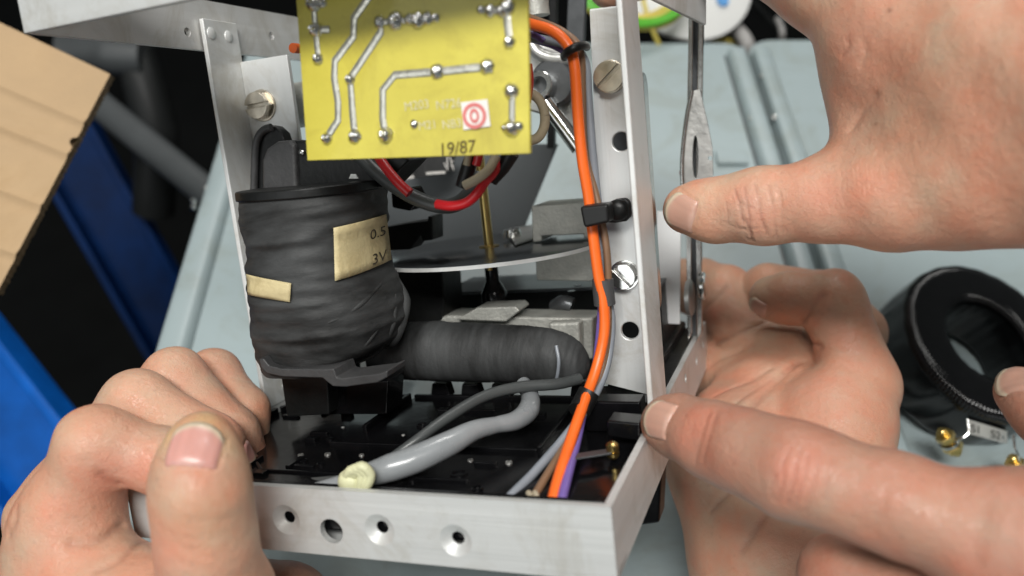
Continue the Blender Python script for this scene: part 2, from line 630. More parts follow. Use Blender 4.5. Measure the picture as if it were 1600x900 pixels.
vs += [np.asarray(q) - nrm * 0.0042 for q in vs[:n0]]
st = nx + 1
for j in range(ny):
    for i in range(nx):
        k = j * st + i
        fs.append((k, k + 1, k + st + 1, k + st))
        fs.append((n0 + k, n0 + k + st, n0 + k + st + 1, n0 + k + 1))
MB().add(vs, fs).build('flap', 'card', e, smooth=True, angle=30)
# corrugated torn edge: wavy flute between the two liners
fl_v, fl_f = [], []
n = 150
for i in range(n + 1):
    u = i / n
    p = c0 * (1 - u) + c1 * u - c1 + unit(c0 - c3) * (0.0003 + 0.0002 * math.sin(i * 1.7) + rng.normal(0, .00015))
    hh = -0.0042 * (0.5 + 0.5 * math.sin(i * 0.9))
    fl_v += [p, p - nrm * 0.0046, p - unit(c0 - c3) * 0.006 - nrm * .0046]
for i in range(n):
    k = i * 3
    fl_f += [(k, k + 3, k + 4, k + 1), (k + 1, k + 4, k + 5, k + 2)]
MB().add(fl_v, fl_f).build('torn_edge', 'cardedge', e)
tag(e, 'open brown corrugated cardboard flap with torn edge at upper left', 'box')

# ---- spool of wire and cables beyond the far table edge
sc = U(1065, -42, .66)
e = empty('wire_spool', sc)
ax = unit(-FWD + 0.25 * RIGHT + .25 * UPV)
MB().lathe((0, 0, 0), ax, [(0, .062), (.003, .062), (.004, .060), (.004, .02), (.002, .018), (.002, .008)], 64).build('flange', 'spool', e, smooth=True)
MB().lathe(ax * -.03, ax, [(0, .03), (.03, .03)], 32).build('barrel', 'spool', e, smooth=True)
MB().lathe(ax * .0042 + U(1127, 6, .64) - U(1065, -42, .64), ax, [(0, .0055), (.0005, .0055)], 20).build('printed_mark', 'bluemark', e)
tag(e, 'white round plastic cable spool beyond the table edge', 'spool')
gc = U(985, -48, .60)
e = empty('wire_coil', gc)
a1 = unit(np.cross(ax, UPV))
a2 = unit(np.cross(ax, a1))
for k in range(9):
    th = np.linspace(0, 2 * math.pi, 60)
    rr = .048 - .0026 * (k % 5) + 0.0008 * np.sin(3 * th + k)
    P = np.array([a1 * math.cos(t) * r_ * 1.05 + a2 * math.sin(t) * r_ * .98 + ax * (-.004 + .004 * (k // 5) + .0012 * math.sin(2 * t + k)) for t, r_ in zip(th, rr)])
    MB().tube(P, 0.00165, 8).build('wire_turn', 'green' if k % 4 else 'yellow', e, smooth=True)
tag(e, 'loose coil of green insulated wire in front of the white spool', 'wire')
P = catmull([U(1000, -20, .60), U(1013, 30, .595), U(1022, 52, .60), U(1032, 78, .612), U(1036, 110, .64)], 8)
o = MB().tube(P - P[0], .0017, 10).build('yellow_wire', 'yellow', smooth=True)
o.location = P[0]
tag(o, 'thin yellow wire hanging over the far table edge', 'wire')
P = catmull([U(1120, 20, .70), U(1150, 45, .68), U(1168, 72, .66), U(1172, 120, .70)], 8)
o = MB().tube(P - P[0], .006, 12).build('grey_cable', 'cord', smooth=True)
o.location = P[0]
tag(o, 'grey cable dropping behind the seam of the table', 'cable')
P = catmull([U(1085, 45, .69), U(1115, 62, .68), U(1140, 66, .68), U(1160, 95, .72)], 8)
o = MB().tube(P - P[0], .0028, 10).build('olive_wire', 'yellow', smooth=True)
o.location = P[0]
tag(o, 'short olive-yellow wire below the white spool', 'wire')
for k, (pp, m, lab) in enumerate((([(1150, -20, .75), (1195, 25, .78), (1225, 62, .8), (1240, 120, .85)], 'dark', 'thin black cable in the dark gap beside the hand'),
                                  ([(1215, 30, .8), (1222, 50, .78), (1218, 75, .8), (1200, 120, .85)], 'cord', 'pale thin cable curling in the dark gap beyond the table'))):
    P = catmull([U(*q) for q in pp], 8)
    o = MB().tube(P - P[0], .003, 10).build('loose_cable', m, smooth=True)
    o.location = P[0]
    tag(o, lab, 'cable')

# =================================================================== TOROIDAL TRANSFORMER
tc = U(1548, 528, .392)
e = empty('ring_transformer', tc)
tax = unit(M3 @ np.array([0.20, -0.50, -0.84]))     # stands tilted on its terminals
b1 = unit(np.cross(tax, RIGHT))
b2 = unit(np.cross(tax, b1))
RO, RI, TH = 0.0435, 0.0212, 0.034


def tor_prof():
    pr = []
    rc = 0.007
    for k in range(7):
        a = math.pi / 2 * k / 6
        pr.append((RO - rc + rc * math.sin(a), -rc + rc * math.cos(a)))
    pr.append((RO + .0005, -TH * .5))
    for k in range(5):
        a = math.pi / 2 * k / 4
        pr.append((RO - .004 + .004 * math.cos(a), -TH + .004 - .004 * math.sin(a)))
    for k in range(5):
        a = math.pi / 2 * k / 4
        pr.append((RI + .003 - .003 * math.sin(a), -TH + .003 - .003 * math.cos(a)))
    pr.append((RI, -TH * .5))
    for k in range(7):
        a = math.pi / 2 * k / 6
        pr.append((RI + .005 - .005 * math.cos(a), -.005 + .005 * math.sin(a)))
    return pr


pr = tor_prof()
NT = 840
vs, fs = [], []
for i in range(NT):
    t = 2 * math.pi * i / NT
    ph = (i % 6) / 6.0
    hr = 0.00055 * (1 - abs(2 * ph - 1) ** 2)
    h = 0.00012 * math.sin(t * 7 + 1) + .00015 * math.sin(t * 23)
    for (r_, z_) in pr:
        wr_ = math.exp(-((z_ + .002) / .0024) ** 2)
        rr = r_ + (h + hr * wr_ if r_ > (RO + RI) / 2 else -h * .6 - hr * wr_ * .7)
        zz = z_ + (hr * wr_ * .5 if z_ > -TH / 2 else 0)
        vs.append(rr * (math.cos(t) * b1 + math.sin(t) * b2) + zz * tax)
n = len(pr)
for i in range(NT):
    for k in range(n):
        k2, i2 = (k + 1) % n, (i + 1) % NT
        fs.append((i * n + k, i * n + k2, i2 * n + k2, i2 * n + k))
MB().add(vs, fs).build('winding', 'toroid', e, smooth=True, angle=75)


def terminal(px, py, depth, ax_px, m_list):
    c = U(px, py, depth) - tc
    axd = unit(U(px + ax_px[0], py + ax_px[1], depth - .004) - U(px, py, depth))
    t = MB().lathe(c - axd * .002, axd, [(-.007, .0011), (-.006, .0019), (.011, .0019), (.0115, .0014)], 14).build('terminal', 'brass', e, smooth=True)
    for h, rr, th in ((-.0045, .0046, .0036), (.0028, .0043, .0034)):
        MB().lathe(c + axd * h, axd, [(0, rr * .92), (.0004, rr), (th - .0004, rr), (th, rr * .92)], 6).build('nut', 'brass', t)
    MB().lathe(c + axd * .0004, axd, [(0, .0046), (.0011, .0046)], 20).build('washer', 'chrome', t, smooth=True)
    return c


c = terminal(1484, 692, .372, (-18, -25), None)
P = catmull([c, U(1500, 686, .366) - tc, U(1513, 676, .365) - tc, U(1512, 655, .366) - tc], 8)
MB().tube(P, .0006, 8).build('lead_wire', 'chrome', e, smooth=True)
c = terminal(1590, 735, .372, (-10, -26), None)
P = catmull([c, U(1592, 715, .366) - tc, U(1586, 700, .365) - tc, U(1584, 680, .367) - tc], 8)
MB().tube(P, .0006, 8).build('lead_wire', 'chrome', e, smooth=True)


def tor_side(px, py):      # point on the outer wall of the ring through a pixel
    o_, r_ = CO - tc, M3 @ cray(px, py)
    o2 = np.array([o_.dot(b1), o_.dot(b2)])
    r2 = np.array([r_.dot(b1), r_.dot(b2)])
    A, B, C = r2.dot(r2), 2 * o2.dot(r2), o2.dot(o2) - (RO + .0014) ** 2
    dsc = max(B * B - 4 * A * C, 0)
    return o_ + r_ * ((-B - math.sqrt(dsc)) / (2 * A))


vs, fs = [], []
for i in range(13):
    u = i / 12
    for v in (0, 1):
        px = 1512 + u * 62
        py = 655 + u * 19 + u * u * 0 + v * (22 - 2 * u)
        vs.append(tor_side(px, py))
for i in range(12):
    fs.append((2 * i, 2 * i + 2, 2 * i + 3, 2 * i + 1))
lab = MB().add(vs, fs).build('label_strip', 'white', e, smooth=True)
for tx, px, py in (('S1', 1525, 671), ('S2', 1556, 680)):
    printing(tx, 17, lambda x, y, px=px, py=py: tor_side(px + x, py - y + x * .28) + (CO - tc) * .0016, 'printed_text', 'ink', lab)
tag(e, 'black tape-wound ring transformer with brass terminals on the table', 'transformer')

# =================================================================== THE RELAY
relay = empty('protection_relay')
mw = np.eye(4)
mw[:3, :3] = DEV_R
mw[:3, 3] = DEV_T
relay.matrix_world = Matrix(mw.tolist())
tag(relay, 'open electromechanical relay in an aluminium frame held tilted above the table', 'relay')


def slot_screw(parent, c, axis, up, r, h, ang, hexa=False, m='nickel', name='screw'):
    c, axis, up = np.asarray(c, float), unit(axis), np.asarray(up, float)
    u1 = unit(up - axis * up.dot(axis))
    u2 = np.cross(axis, u1)
    mb = MB()
    mb.lathe(c, axis, [(0, r * 1.0), (h * .55, r * 1.0), (h * .6, r * .97)], 6 if hexa else 28)
    if hexa:
        mb.lathe(c, axis, [(-.0004, r * 1.12), (0.0006, r * 1.12)], 28)
    s = r * 0.13
    ca, sa = math.cos(ang), math.sin(ang)
    for sg in (-1, 1):
        poly = []
        a0 = math.asin(s / (r * .93))
        for k in range(15):
            a = a0 + (math.pi - 2 * a0) * k / 14
            x, y = r * .93 * math.cos(a), sg * r * .93 * math.sin(a)
            X, Yy = x * ca - y * sa, x * sa + y * ca
            poly.append(c + axis * h * .58 + u1 * X + u2 * Yy)
        mb.prism(poly, axis * h * .42)
    return mb.build(name, m, parent, bevel=r * .07)


FRONT = np.array([0, -1.0, 0])
UPZ = np.array([0, 0, 1.0])
# ---- frame rails
fr = MB().box((-0.001, 0, -.0195), (W, .002, 0)).build('front_rail', 'alu_rail', relay, bevel=0.0004)
holes = []
for (px, py, kind) in ((447, 812, 1), (518, 830, 0), (593, 828, 1), (712, 845, 1)):
    p = Y(px, py, 0)
    if kind:
        holes.append(MB().lathe((p[0], -.0005, p[2]), (0, 1, 0), [(0, .0050), (.0005, .0045), (.0021, .0018), (.004, .0018)], 32))
    else:
        holes.append(MB().lathe((p[0], -.001, p[2]), (0, 1, 0), [(0, .0036), (.004, .0036)], 24))
cut(fr, holes)
MB().box((0, 0.002, -.0195), (W, .012, -.0175)).build('rail_lip', 'alu_rail', fr, bevel=0.0003)
sr = MB().box((W - .002, .002, -.0195), (W, DEP, 0)).build('side_rail', 'alu_side', relay, bevel=0.0004)
hs = []
for yy, zz, rr in ((.078, -.008, .0016), (.094, -.012, .0016), (.120, -.006, .0018), (.150, -.008, .0018), (.172, -.007, .0018)):
    hs.append(MB().lathe((W - .004, yy, zz), (1, 0, 0), [(0, rr), (.008, rr)], 20))
cut(sr, hs)
MB().box((-.0005, .002, -.0195), (.0015, DEP, -.002)).build('side_rail', 'alu_side', relay, bevel=0.0004)
MB().box((-.0025, -.0022, H), (W + .002, -.0002, H + .034)).build('top_rail', 'alu_rail', relay, bevel=0.0004)
tl = MB().box((-.0025, -.0002, H), (-.0005, DEP, H + .0175)).build('top_side_rail', 'alu_side', relay, bevel=0.0004)
hs = []
for px, py in ((293, 50), (424, 56)):
    p = D(px, py, 0, -.0005)
    hs.append(MB().lathe((-.005, p[1], p[2]), (1, 0, 0), [(0, .0015), (.008, .0015)], 20))
cut(tl, hs)
MB().prism([Y(960, -26, .07), Y(1097, 40, .138), Y(1097, -60, .138), Y(960, -110, .07)], (.0015, .0006, 0)).build('top_side_rail', 'alu_side', relay, bevel=0.0004)

# ---- posts
lp = MB().box((0, .066, -.002), (.0018, .084, H + .0105)).build('post', 'alu', relay, bevel=0.0004)
for px, py in ((330, 52), (357, 57)):
    p = D(px, py, 0, .0018)
    MB().lathe((.0017, p[1], p[2]), (1, 0, 0), [(0, .0021), (.0004, .0020), (.0008, .0013), (.0009, .0002)], 20).build('rivet', 'alu', lp, smooth=True)
p = D(431, 632, 0, .0018)
MB().lathe((.0017, .079, .0035), (1, 0, 0), [(0, .0020), (.0006, .0018), (.0007, .0011), (.0003, .0009)], 20).build('rivet', 'alu', lp, smooth=True)
lpl = MB().box((.0018, .0822, .001), (.0225, .0842, H - .0035)).build('mounting_plate', 'alu', lp, bevel=0.0004)
p = Y(410, 165, .082)
slot_screw(lp, p, FRONT, UPZ, .0052, .0042, 1.62, hexa=True)
rp = MB().box((W - .0018, .0575, -.002), (W, .0800, H + .012)).build('post', 'alu', relay, bevel=0.0005)
fx0 = .1322
rpl = MB().prism([Y(921, 14, .078), (W - .0018, .078, H - .0060), (W - .0018, .078, .0005), Y(946, 600, .078)], (0, .002, 0)).build('mounting_plate', 'alu', rp, bevel=0.0004)
cut(rpl, [MB().lathe(Y(px, py, .073), (0, 1, 0), [(0, .0029), (.01, .0029)], 24) for px, py in ((965, 222), (979, 523))])
MB().box((fx0 + .001, .0985, .06), (W - .003, .0995, .095)).build('backing_plate', 'darksteel', rp)
slot_screw(rp, Y(955, 120, .078), FRONT, UPZ, .0050, .0040, -2.45 + 1.57, hexa=False)
slot_screw(rp, Y(976, 430, .078), FRONT, UPZ, .0044, .0036, .75, hexa=True, m='chrome')
# thin rounded side plate behind the right post
pts = []
for (py, pz, a0, rr) in ((.0875, .104, 0, .004), (.0802, .104, 1, .0004), (.0802, .030, 2, .0004), (.0850, .030, 3, .004)):
    for k in range(6):
        a = math.pi / 2 * (a0 + k / 5)
        pts.append((W - .0012, py + rr * (math.cos(a) - (1 if a0 in (0, 3) else -1)), pz + rr * (math.sin(a) - (1 if a0 in (0, 1) else -1))))
MB().prism(pts, (.0011, 0, 0)).build('side_plate', 'chrome', relay, bevel=0.0003)

# ---- black moulded base tray
bz = -.004
tray_poly = [(.0035, .0035, bz), (W - .003, .0035, bz), (W - .003, .0895, bz), (.052, .0895, bz), (.052, .0875, bz), (.018, .088, bz), (.0035, .070, bz)]
tray = MB().prism([(x, y, bz - .010) for x, y, _ in tray_poly], (0, 0, .010)).build('base_tray', 'black', relay, bevel=0.0008)


def rib(a, b, wd=.0016, hg=.0022, m='black', name='rib'):
    a, b = np.array(a + (0,)), np.array(b + (0,))
    nn = unit(np.cross(b - a, UPZ)) * wd / 2
    q = [a - nn, b - nn, b + nn, a + nn]
    return MB().prism([(x, y, bz - .0004) for x, y, _ in q], (0, 0, hg)).build(name, m, tray, bevel=0.0004)


rib((.0045, .006), (W - .004, .006), .002, .0030)
rib((.0045, .0075), (.0045, .068), .002, .0028)
rib((.0055, .069), (.019, .086), .002, .0028)
rib((.0205, .0865), (.051, .0865), .002, .0022)
rib((.053, .0880), (W - .004, .0880), .002, .0018)
rib((.046, .040), (.118, .040), .0012, .0018)
rib((.052, .052), (.052, .086), .0016, .0030)
rib((.074, .041), (.074, .060), .0012, .0016)
rib((.1185, .040), (.1185, .0862), .0014, .0024)
rib((.035, .018), (.105, .018), .0012, .0012)
rib((.022, .030), (.035, .018), .0012, .0012)
for x in (.063, .0755, .0875, .118, .131):
    MB().prism([(x - .0042, .0892, bz), (x + .0042, .0892, bz), (x + .0030, .0892, bz + .0052), (x - .0030, .0892, bz + .0052)], (0, .005, 0)).build(
        'tooth', 'black', tray, bevel=0.0005)
for (px, py, rr) in ((470, 712, .0012), (512, 711, .0013), (565, 712, .0011), (735, 720, .0011), (795, 724, .0013), (630, 680, .0008), (520, 610, .0008), (536, 668, .0008)):
    p = D(px, py, 2, bz)
    slot_screw(tray, p - UPZ * .0003, UPZ, FRONT, rr * .8, rr * .7, random.uniform(0, 3), m='steel')
for (px, py, rr) in ((717, 741, .0026), (660, 665, .002)):
    p = D(px, py, 2, bz)
    MB().lathe(p, UPZ, [(-.0002, rr), (.0006, rr), (.0006, rr * .75), (.0001, rr * .7)], 24).build('boss', 'black', tray, smooth=True)
_q = random.Random(5)
for k_ in range(26):
    x_, y_ = _q.uniform(.012, .112), _q.uniform(.012, .078)
    if _q.random() < .6:
        sx_, sy_ = _q.choice(((.0035, .0008), (.0009, .004), (.002, .0014), (.006, .0006)))
        MB().box((x_ - sx_, y_ - sy_, bz - .0003), (x_ + sx_, y_ + sy_, bz + _q.uniform(.0007, .0016))).build('pad', 'black', tray, bevel=0.0003)
    else:
        rr_ = _q.uniform(.0009, .0018)
        MB().lathe((x_, y_, bz), UPZ, [(-.0002, rr_), (.0007, rr_), (.0008, rr_ * .7), (.0001, rr_ * .65)], 18).build('boss', 'black', tray, smooth=True, angle=35)
MB().box((.128, .058, bz), (.146, .066, .006)).build('terminal_block', 'black', tray, bevel=0.0006)
MB().box((.120, .070, bz - .0002), (.146, .0868, .0018)).build('ledge', 'black', tray, bevel=0.0006)
# black side bar towards the back right, and rear block
sb = MB().box((.130, .0965, -.013), (W - .0025, .178, -.001)).build('side_bar', 'blackmatt', relay, bevel=0.0006)
MB().box((.139, .100, -.001), (.1425, .176, .0025)).build('ridge', 'blackmatt', sb, bevel=0.0004)
p0, p1 = Y(690, 462, .135), Y(930, 462, .135)
rb = MB().box((p0[0], .135, -.012), (.140, .170, p0[2])).build('rear_block', 'blackmatt', relay, bevel=0.0005)
rt = MB().box((p0[0] - .0004, .1345, p0[2] + .0002), (.1405, .171, p0[2] + .0014)).build('block_cover', 'darksteel', rb, bevel=0.0003)
for px, py in ((720, 442), (748, 455), (893, 455), (903, 446)):
    p = D(px, py, 2, p0[2] + .0014)
    MB().lathe(p, UPZ, [(0, .0016), (.0002, .0016)], 16).build('hole_plug', 'black', rb)
# pale back plate and dark slate sheet with a slanted edge
q = [Y(585, 225, .192), Y(872, 225, .192), Y(800, 402, .192), Y(585, 402, .192)]
rc = MB().prism(q, (0, .0012, 0)).build('dark_sheet', 'slate', relay, bevel=0.0003)
q = [Y(628, 235, .176), Y(712, 235, .176), Y(706, 268, .176), Y(672, 276, .172), Y(630, 281, .17)]
npz = MB().prism(q, (0, .0012, 0)).build('name_plate', 'blackmatt', relay, bevel=0.0002)
for (x0, y0, x1, y1, wd) in ((622, 254, 645, 258, 1.6), (632, 266, 650, 252, 1.6), (648, 256, 652, 250, 1.5), (638, 262, 648, 263, 1.5), (666, 271, 696, 269, 4.5), (699, 245, 699, 266, 2),
                             (703, 245, 709, 266, 1.5), (628, 279, 647, 276, 5), (694, 254, 697, 262, 1.5), (704, 252, 709, 252, 1.4), (704, 259, 709, 259, 1.4)):
    a, b = Y(x0, y0, .1695), Y(x1, y1, .1695)
    dr = unit(b - a)
    nn = unit(np.cross(dr, FRONT)) * wd * .33 / FPX / 2
    MB().prism([a - nn, b - nn, b + nn, a + nn], (0, -.0002, 0)).build('printed_mark', 'white', npz)
# strips behind the mechanism (upper right)
for (x0, x1, y0, y1, yy, m) in ((858, 869, -20, 232, .182, 'blackmatt'), (888, 915, -20, 70, .186, 'darksteel')):
    MB().prism([Y(x0, y0, yy), Y(x1, y0, yy), Y(x1 - 4, y1, yy), Y(x0 - 4, y1, yy)], (0, .004, 0)).build('frame_strip', m, relay, bevel=0.0004)
# white bracket behind right post
MB().prism([Y(1026, 330, .148), Y(1064, 330, .148), Y(1062, 507, .148), Y(1026, 505, .148)], (0, .0012, 0)).build('rear_bracket', 'whitepanel', relay, bevel=0.0003)
# black foot under the right rail
MB().prism([Y(1004, 740, .10), Y(1034, 730, .10), Y(1030, 818, .10), Y(1000, 822, .10)], (0, .012, 0)).build('foot', 'black', relay, bevel=0.001)

# ---- latch at the rear right corner
yl = .150
lat = MB()
lb = []
for (xa, xb, m, dy) in ((1072, 1081, 'chrome', 0), (1087, 1097, 'chrome', .002)):
    lb.append(MB().prism([Y(xa + 4, 20, yl + dy), Y(xb + 2, 20, yl + dy), Y(xb - 1, 300, yl + dy), Y(xb, 520, yl + dy), Y(xa + 2, 535, yl + dy), Y(xa - 1, 300, yl + dy)], (0, .0035, 0)).build(
        'latch_bar', m, relay, bevel=0.0004))
MB().prism([Y(1080, 30, yl + .005), Y(1090, 30, yl + .005), Y(1088, 525, yl + .005), Y(1079, 525, yl + .005)], (0, .002, 0)).build('latch_core', 'darksteel', relay)
lpn = MB().prism([Y(x, y, yl - .003) for x, y in ((1080, 146), (1085, 141), (1093, 140), (1098, 160), (1106, 195), (1113, 232), (1114, 270), (1112, 300), (1067, 300), (1066, 262), (1071, 205))], (0, .002, 0)).build(
    'latch_plate', 'steel', relay, bevel=0.0004)
c = Y(1085, 244, yl)
sl = []
for k in range(20):
    a = 2 * math.pi * k / 20
    sl.append(Y(1085 + 5 * math.cos(a), 246 + 34 * math.sin(a), yl - .006))
cut(lpn, [MB().prism(sl, (0, .008, 0)), MB().lathe(Y(1108, 248, yl - .006), (0, 1, 0), [(0, .0009), (.008, .0009)], 12)])
P = np.array([Y(x, y, yl - .0035) for x, y in ((1081, 142), (1072, 190), (1066, 250), (1067, 300))])
MB().tube(catmull(P, 6), .0009, 10).build('rolled_edge', 'chrome', lpn, smooth=True)
MB().lathe(Y(1068, 270, yl - .0005), (-1, -.2, 0), [(-.001, .0018), (0, .0022), (.001, .0018), (.0016, .0006)], 16).build('bead', 'redbead', lpn, smooth=True)
MB().lathe(Y(1093, 447, yl - .001), (1, 0, 0), [(0, .0052), (.0005, .0055), (.0022, .0055), (.0026, .0046)], 14).build('pivot_nut', 'chrome', lb[1], bevel=0.0002)
MB().lathe(Y(1078, 465, yl - .001), (1, -.05, 0), [(-.001, .0070), (.0008, .0072), (.0012, .0066)], 20).build('pivot_boss', 'steel', lb[0], smooth=True)

# ---- spindle, disc, magnet
cx, cy, cz = .0768, .120, .0475
disc = MB().lathe((cx, cy, cz), UPZ, [(-.0007, .0454), (-.0005, .0456), (.0002, .0456), (.0004, .0452)], 120).build('disc', 'disc', relay, smooth=True, angle=50)
MB().lathe((cx, cy, cz), UPZ, [(-.0012, .0450), (-.0012, .0460), (.0001, .0460), (.0001, .0450)], 120).build('disc_rim', 'alu', disc, smooth=True, angle=40)
MB().lathe((cx, cy, cz + .0006), UPZ, [(0, .0016), (.0, .0019), (.042, .0019)], 20).build('spindle', 'brass', disc, smooth=True)
MB().lathe((cx, cy, cz), UPZ, [(.0003, .0040), (.0008, .0040), (.0010, .0018)], 24).build('collar', 'brass', disc, smooth=True)
MB().lathe((cx + .0015, cy - .004, cz - .0245), UPZ, [(0, .002), (.001, .0024), (.003, .0026), (.0038, .0052), (.007, .0052), (.0095, .0040), (.012, .0027), (.0175, .0026), (.018, .0016)], 28).build(
    'bearing_cup', 'black', disc, smooth=True)
MB().lathe((cx + .0015, cy - .004, cz - .008), UPZ, [(0, .0014), (.0060, .0014), (.0062, .0042), (.0068, .0044), (.0072, .003)], 24).build('lower_hub', 'blackmatt', disc, smooth=True)
MB().lathe((cx + .0018, cy - .0062, cz - .008), UPZ, [(0, .0011), (.0055, .0011)], 14).build('lower_pin', 'brass', disc, smooth=True)
MB().lathe((cx + .002, cy - .008, cz - .0268), UPZ, [(0, .0034), (.001, .0030), (.003, .0018), (.004, .0010)], 20).build('jewel_screw', 'brass', disc, smooth=True)
# bearing bracket
q = [Y(712, 500, .100), Y(745, 481, .100), Y(805, 479, .100), Y(812, 486, .100), Y(790, 503, .100)]
MB().prism(q, (0, .012, 0)).build('bearing_bracket', 'cast', relay, bevel=0.0006)
mg = MB().prism([Y(830, 322, .122), Y(925, 316, .122), Y(925, 372, .122), Y(912, 373, .122), Y(912, 366, .122), Y(846, 369, .122), Y(846, 377, .122), Y(832, 379, .122)], (0, .022, 0)).build(
    'magnet', 'cast', relay, bevel=0.0006)
MB().prism([Y(836, 396, .118), Y(935, 386, .118), Y(935, 440, .118), Y(838, 438, .118)], (0, .024, 0)).build('magnet_pole', 'cast', mg, bevel=0.0006)
MB().box((.121, .124, .036), (.1325, .140, .058)).build('magnet_yoke', 'cast', mg, bevel=0.0006)
pz = cz + .0008
q = [D(790, 362, 2, pz), D(842, 352, 2, pz), D(842, 372, 2, pz), D(805, 384, 2, pz)]
bk = MB().prism(q, (0, 0, .001)).build('adjuster_plate', 'steel', relay, bevel=0.0003)
slot_screw(bk, D(800, 370, 2, pz + .001), UPZ, FRONT, .0040, .0032, .4, m='chrome')
# cast frame behind the arm winding
cf = MB().prism([Y(655, 505, .104), Y(700, 493, .104), Y(926, 497, .104), Y(926, 562, .104), Y(655, 566, .104)], (0, .014, 0)).build('cast_frame', 'cast', relay, bevel=0.001)
MB().prism([Y(855, 505, .0985), Y(905, 503, .0985), Y(908, 575, .0985), Y(878, 572, .0985)], (0, .006, 0)).build('cast_lug', 'cast', cf, bevel=0.0012)
MB().tube(catmull([Y(902, 540, .096), Y(912, 552, .094), Y(914, 572, .092), Y(905, 590, .09)], 6), .0012, 10).build('wire_loop', 'chrome', cf, smooth=True)
MB().tube(catmull([Y(868, 480, .120), Y(880, 474, .118), Y(894, 478, .118)], 5), .0032, 12).build('rear_stud', 'darksteel', cf, smooth=True)
# black bracket left of the disc
q = [Y(600, 355, .10), Y(640, 348, .10), Y(668, 345, .10), Y(668, 338, .10), Y(675, 338, .10), Y(676, 375, .10), Y(660, 377, .10), Y(657, 368, .10), Y(640, 390, .10), Y(600, 392, .10)]
MB().prism(q, (0, .010, 0)).build('coil_bracket', 'blackmatt', relay, bevel=0.0005)
q = [Y(610, 300, .088), Y(640, 292, .088), Y(652, 318, .088), Y(640, 330, .088), Y(612, 325, .088)]
MB().prism(q, (0, .010, 0)).build('terminal_lug', 'black', relay, bevel=0.0008)
q = [Y(605, 418, .104), Y(690, 418, .104), Y(694, 470, .104), Y(690, 520, .104), Y(605, 520, .104)]
MB().prism(q, (0, .018, 0)).build('pole_piece', 'blackmatt', relay, bevel=0.0006)
# round boss left behind the board
MB().lathe(Y(462, 165, .102), (1, 0, 0), [(-.005, .008), (-.004, .0086), (.012, .0086)], 28).build('bushing', 'cast', relay, smooth=True)

# ---- upper right mechanism behind the board
mc = MB().prism([Y(x, y, .128) for x, y in ((815, 55), (850, 72), (905, 66), (908, 238), (880, 220), (850, 180), (815, 170))], (0, .006, 0)).build('cast_arm', 'cast', relay, bevel=0.001)
mc.data.materials[0] = MT['steel']
MB().lathe(Y(870, 130, .127), FRONT, [(0, .0085), (.006, .0085), (.007, .0078)], 28).build('dark_boss', 'darksteel', mc, smooth=True)
MB().lathe(Y(846, 134, .118), unit((-.1, -1, .1)), [(-.01, .0052), (.002, .0052), (.0024, .0048), (.0024, .0032), (-.004, .0030)], 28).build('eyelet', 'chrome', mc, smooth=True)
MB().tube(np.linspace(Y(852, 160, .118), Y(905, 232, .118), 6), .0030, 16).build('link_rod', 'chrome', mc, smooth=True)
MB().tube(catmull([Y(822, 50, .122), Y(836, 78, .122), Y(858, 90, .122), Y(895, 92, .122)], 8), .0024, 12).build('spring_strip', 'steel', mc, smooth=True)
MB().tube(catmull([Y(838, -20, .12), Y(836, 5, .12), Y(838, 25, .12)], 6), .005, 16).build('roller', 'cast', mc, smooth=True)
th = np.linspace(0, 2 * math.pi, 33)
cc = Y(828, 183, .075)
MB().tube([cc + np.array([math.cos(t) * .0050, 0, math.sin(t) * .0072]) for t in th], .0016, 12).build('fibre_ring', 'fibre', relay, smooth=True)

# ---- circuit board
yb = .020
q = [Y(460, -40, yb), Y(824, -40, yb), Y(828, 240, yb), Y(480, 251, yb)]
pcb = MB().prism(q, (0, .0016, 0)).build('circuit_board', 'pcb', relay, bevel=0.0002)


def track(pts, wpx=12):
    P = np.array([Y(x, y, yb - .0001) for x, y in pts])
    d = .215 / FPX * wpx / 2
    mb = MB()
    # flattened strip with a domed solder coat
    T = np.gradient(P, axis=0)
    T /= np.linalg.norm(T, axis=1)[:, None]
    vs, fs = [], []
    for p, t in zip(P, T):
        nn = unit(np.cross(t, FRONT))
        for u, hgt in ((-1, 0.00003), (-.75, .00020), (0, .00026), (.75, .00020), (1, 0.00003)):
            vs.append(p + nn * u * d + FRONT * hgt)
    for i in range(len(P) - 1):
        for k in range(4):
            fs.append((i * 5 + k, i * 5 + k + 1, i * 5 + k + 6, i * 5 + k + 5))
    return mb.add(vs, fs).build('track', 'track', pcb, smooth=True, angle=70, solid=False)


def joint(px, py, rpx, hg=1.0, ox=0, oy=0):
    r = rpx * .215 / FPX
    c = Y(px, py, yb)
    mb = MB()
    mb.lathe(c, FRONT + np.array([ox, 0, oy]) * .3, [(-.0002, r * 1.05), (.0002, r), (r * .45 * hg, r * .82), (r * .85 * hg, r * .5), (r * 1.0 * hg, r * .22), (r * 1.05 * hg, .00005)], 14)
    mb.tube([c, c + FRONT * r * 1.6 * hg + np.array([r * .3, 0, r * .2])], r * .25, 8)
    o = mb.build('solder_joint', 'solder', pcb, smooth=True, angle=80)
    for v in o.data.vertices:
        v.co.x += random.uniform(-1, 1) * r * .10
        v.co.z += random.uniform(-1, 1) * r * .10
    return o


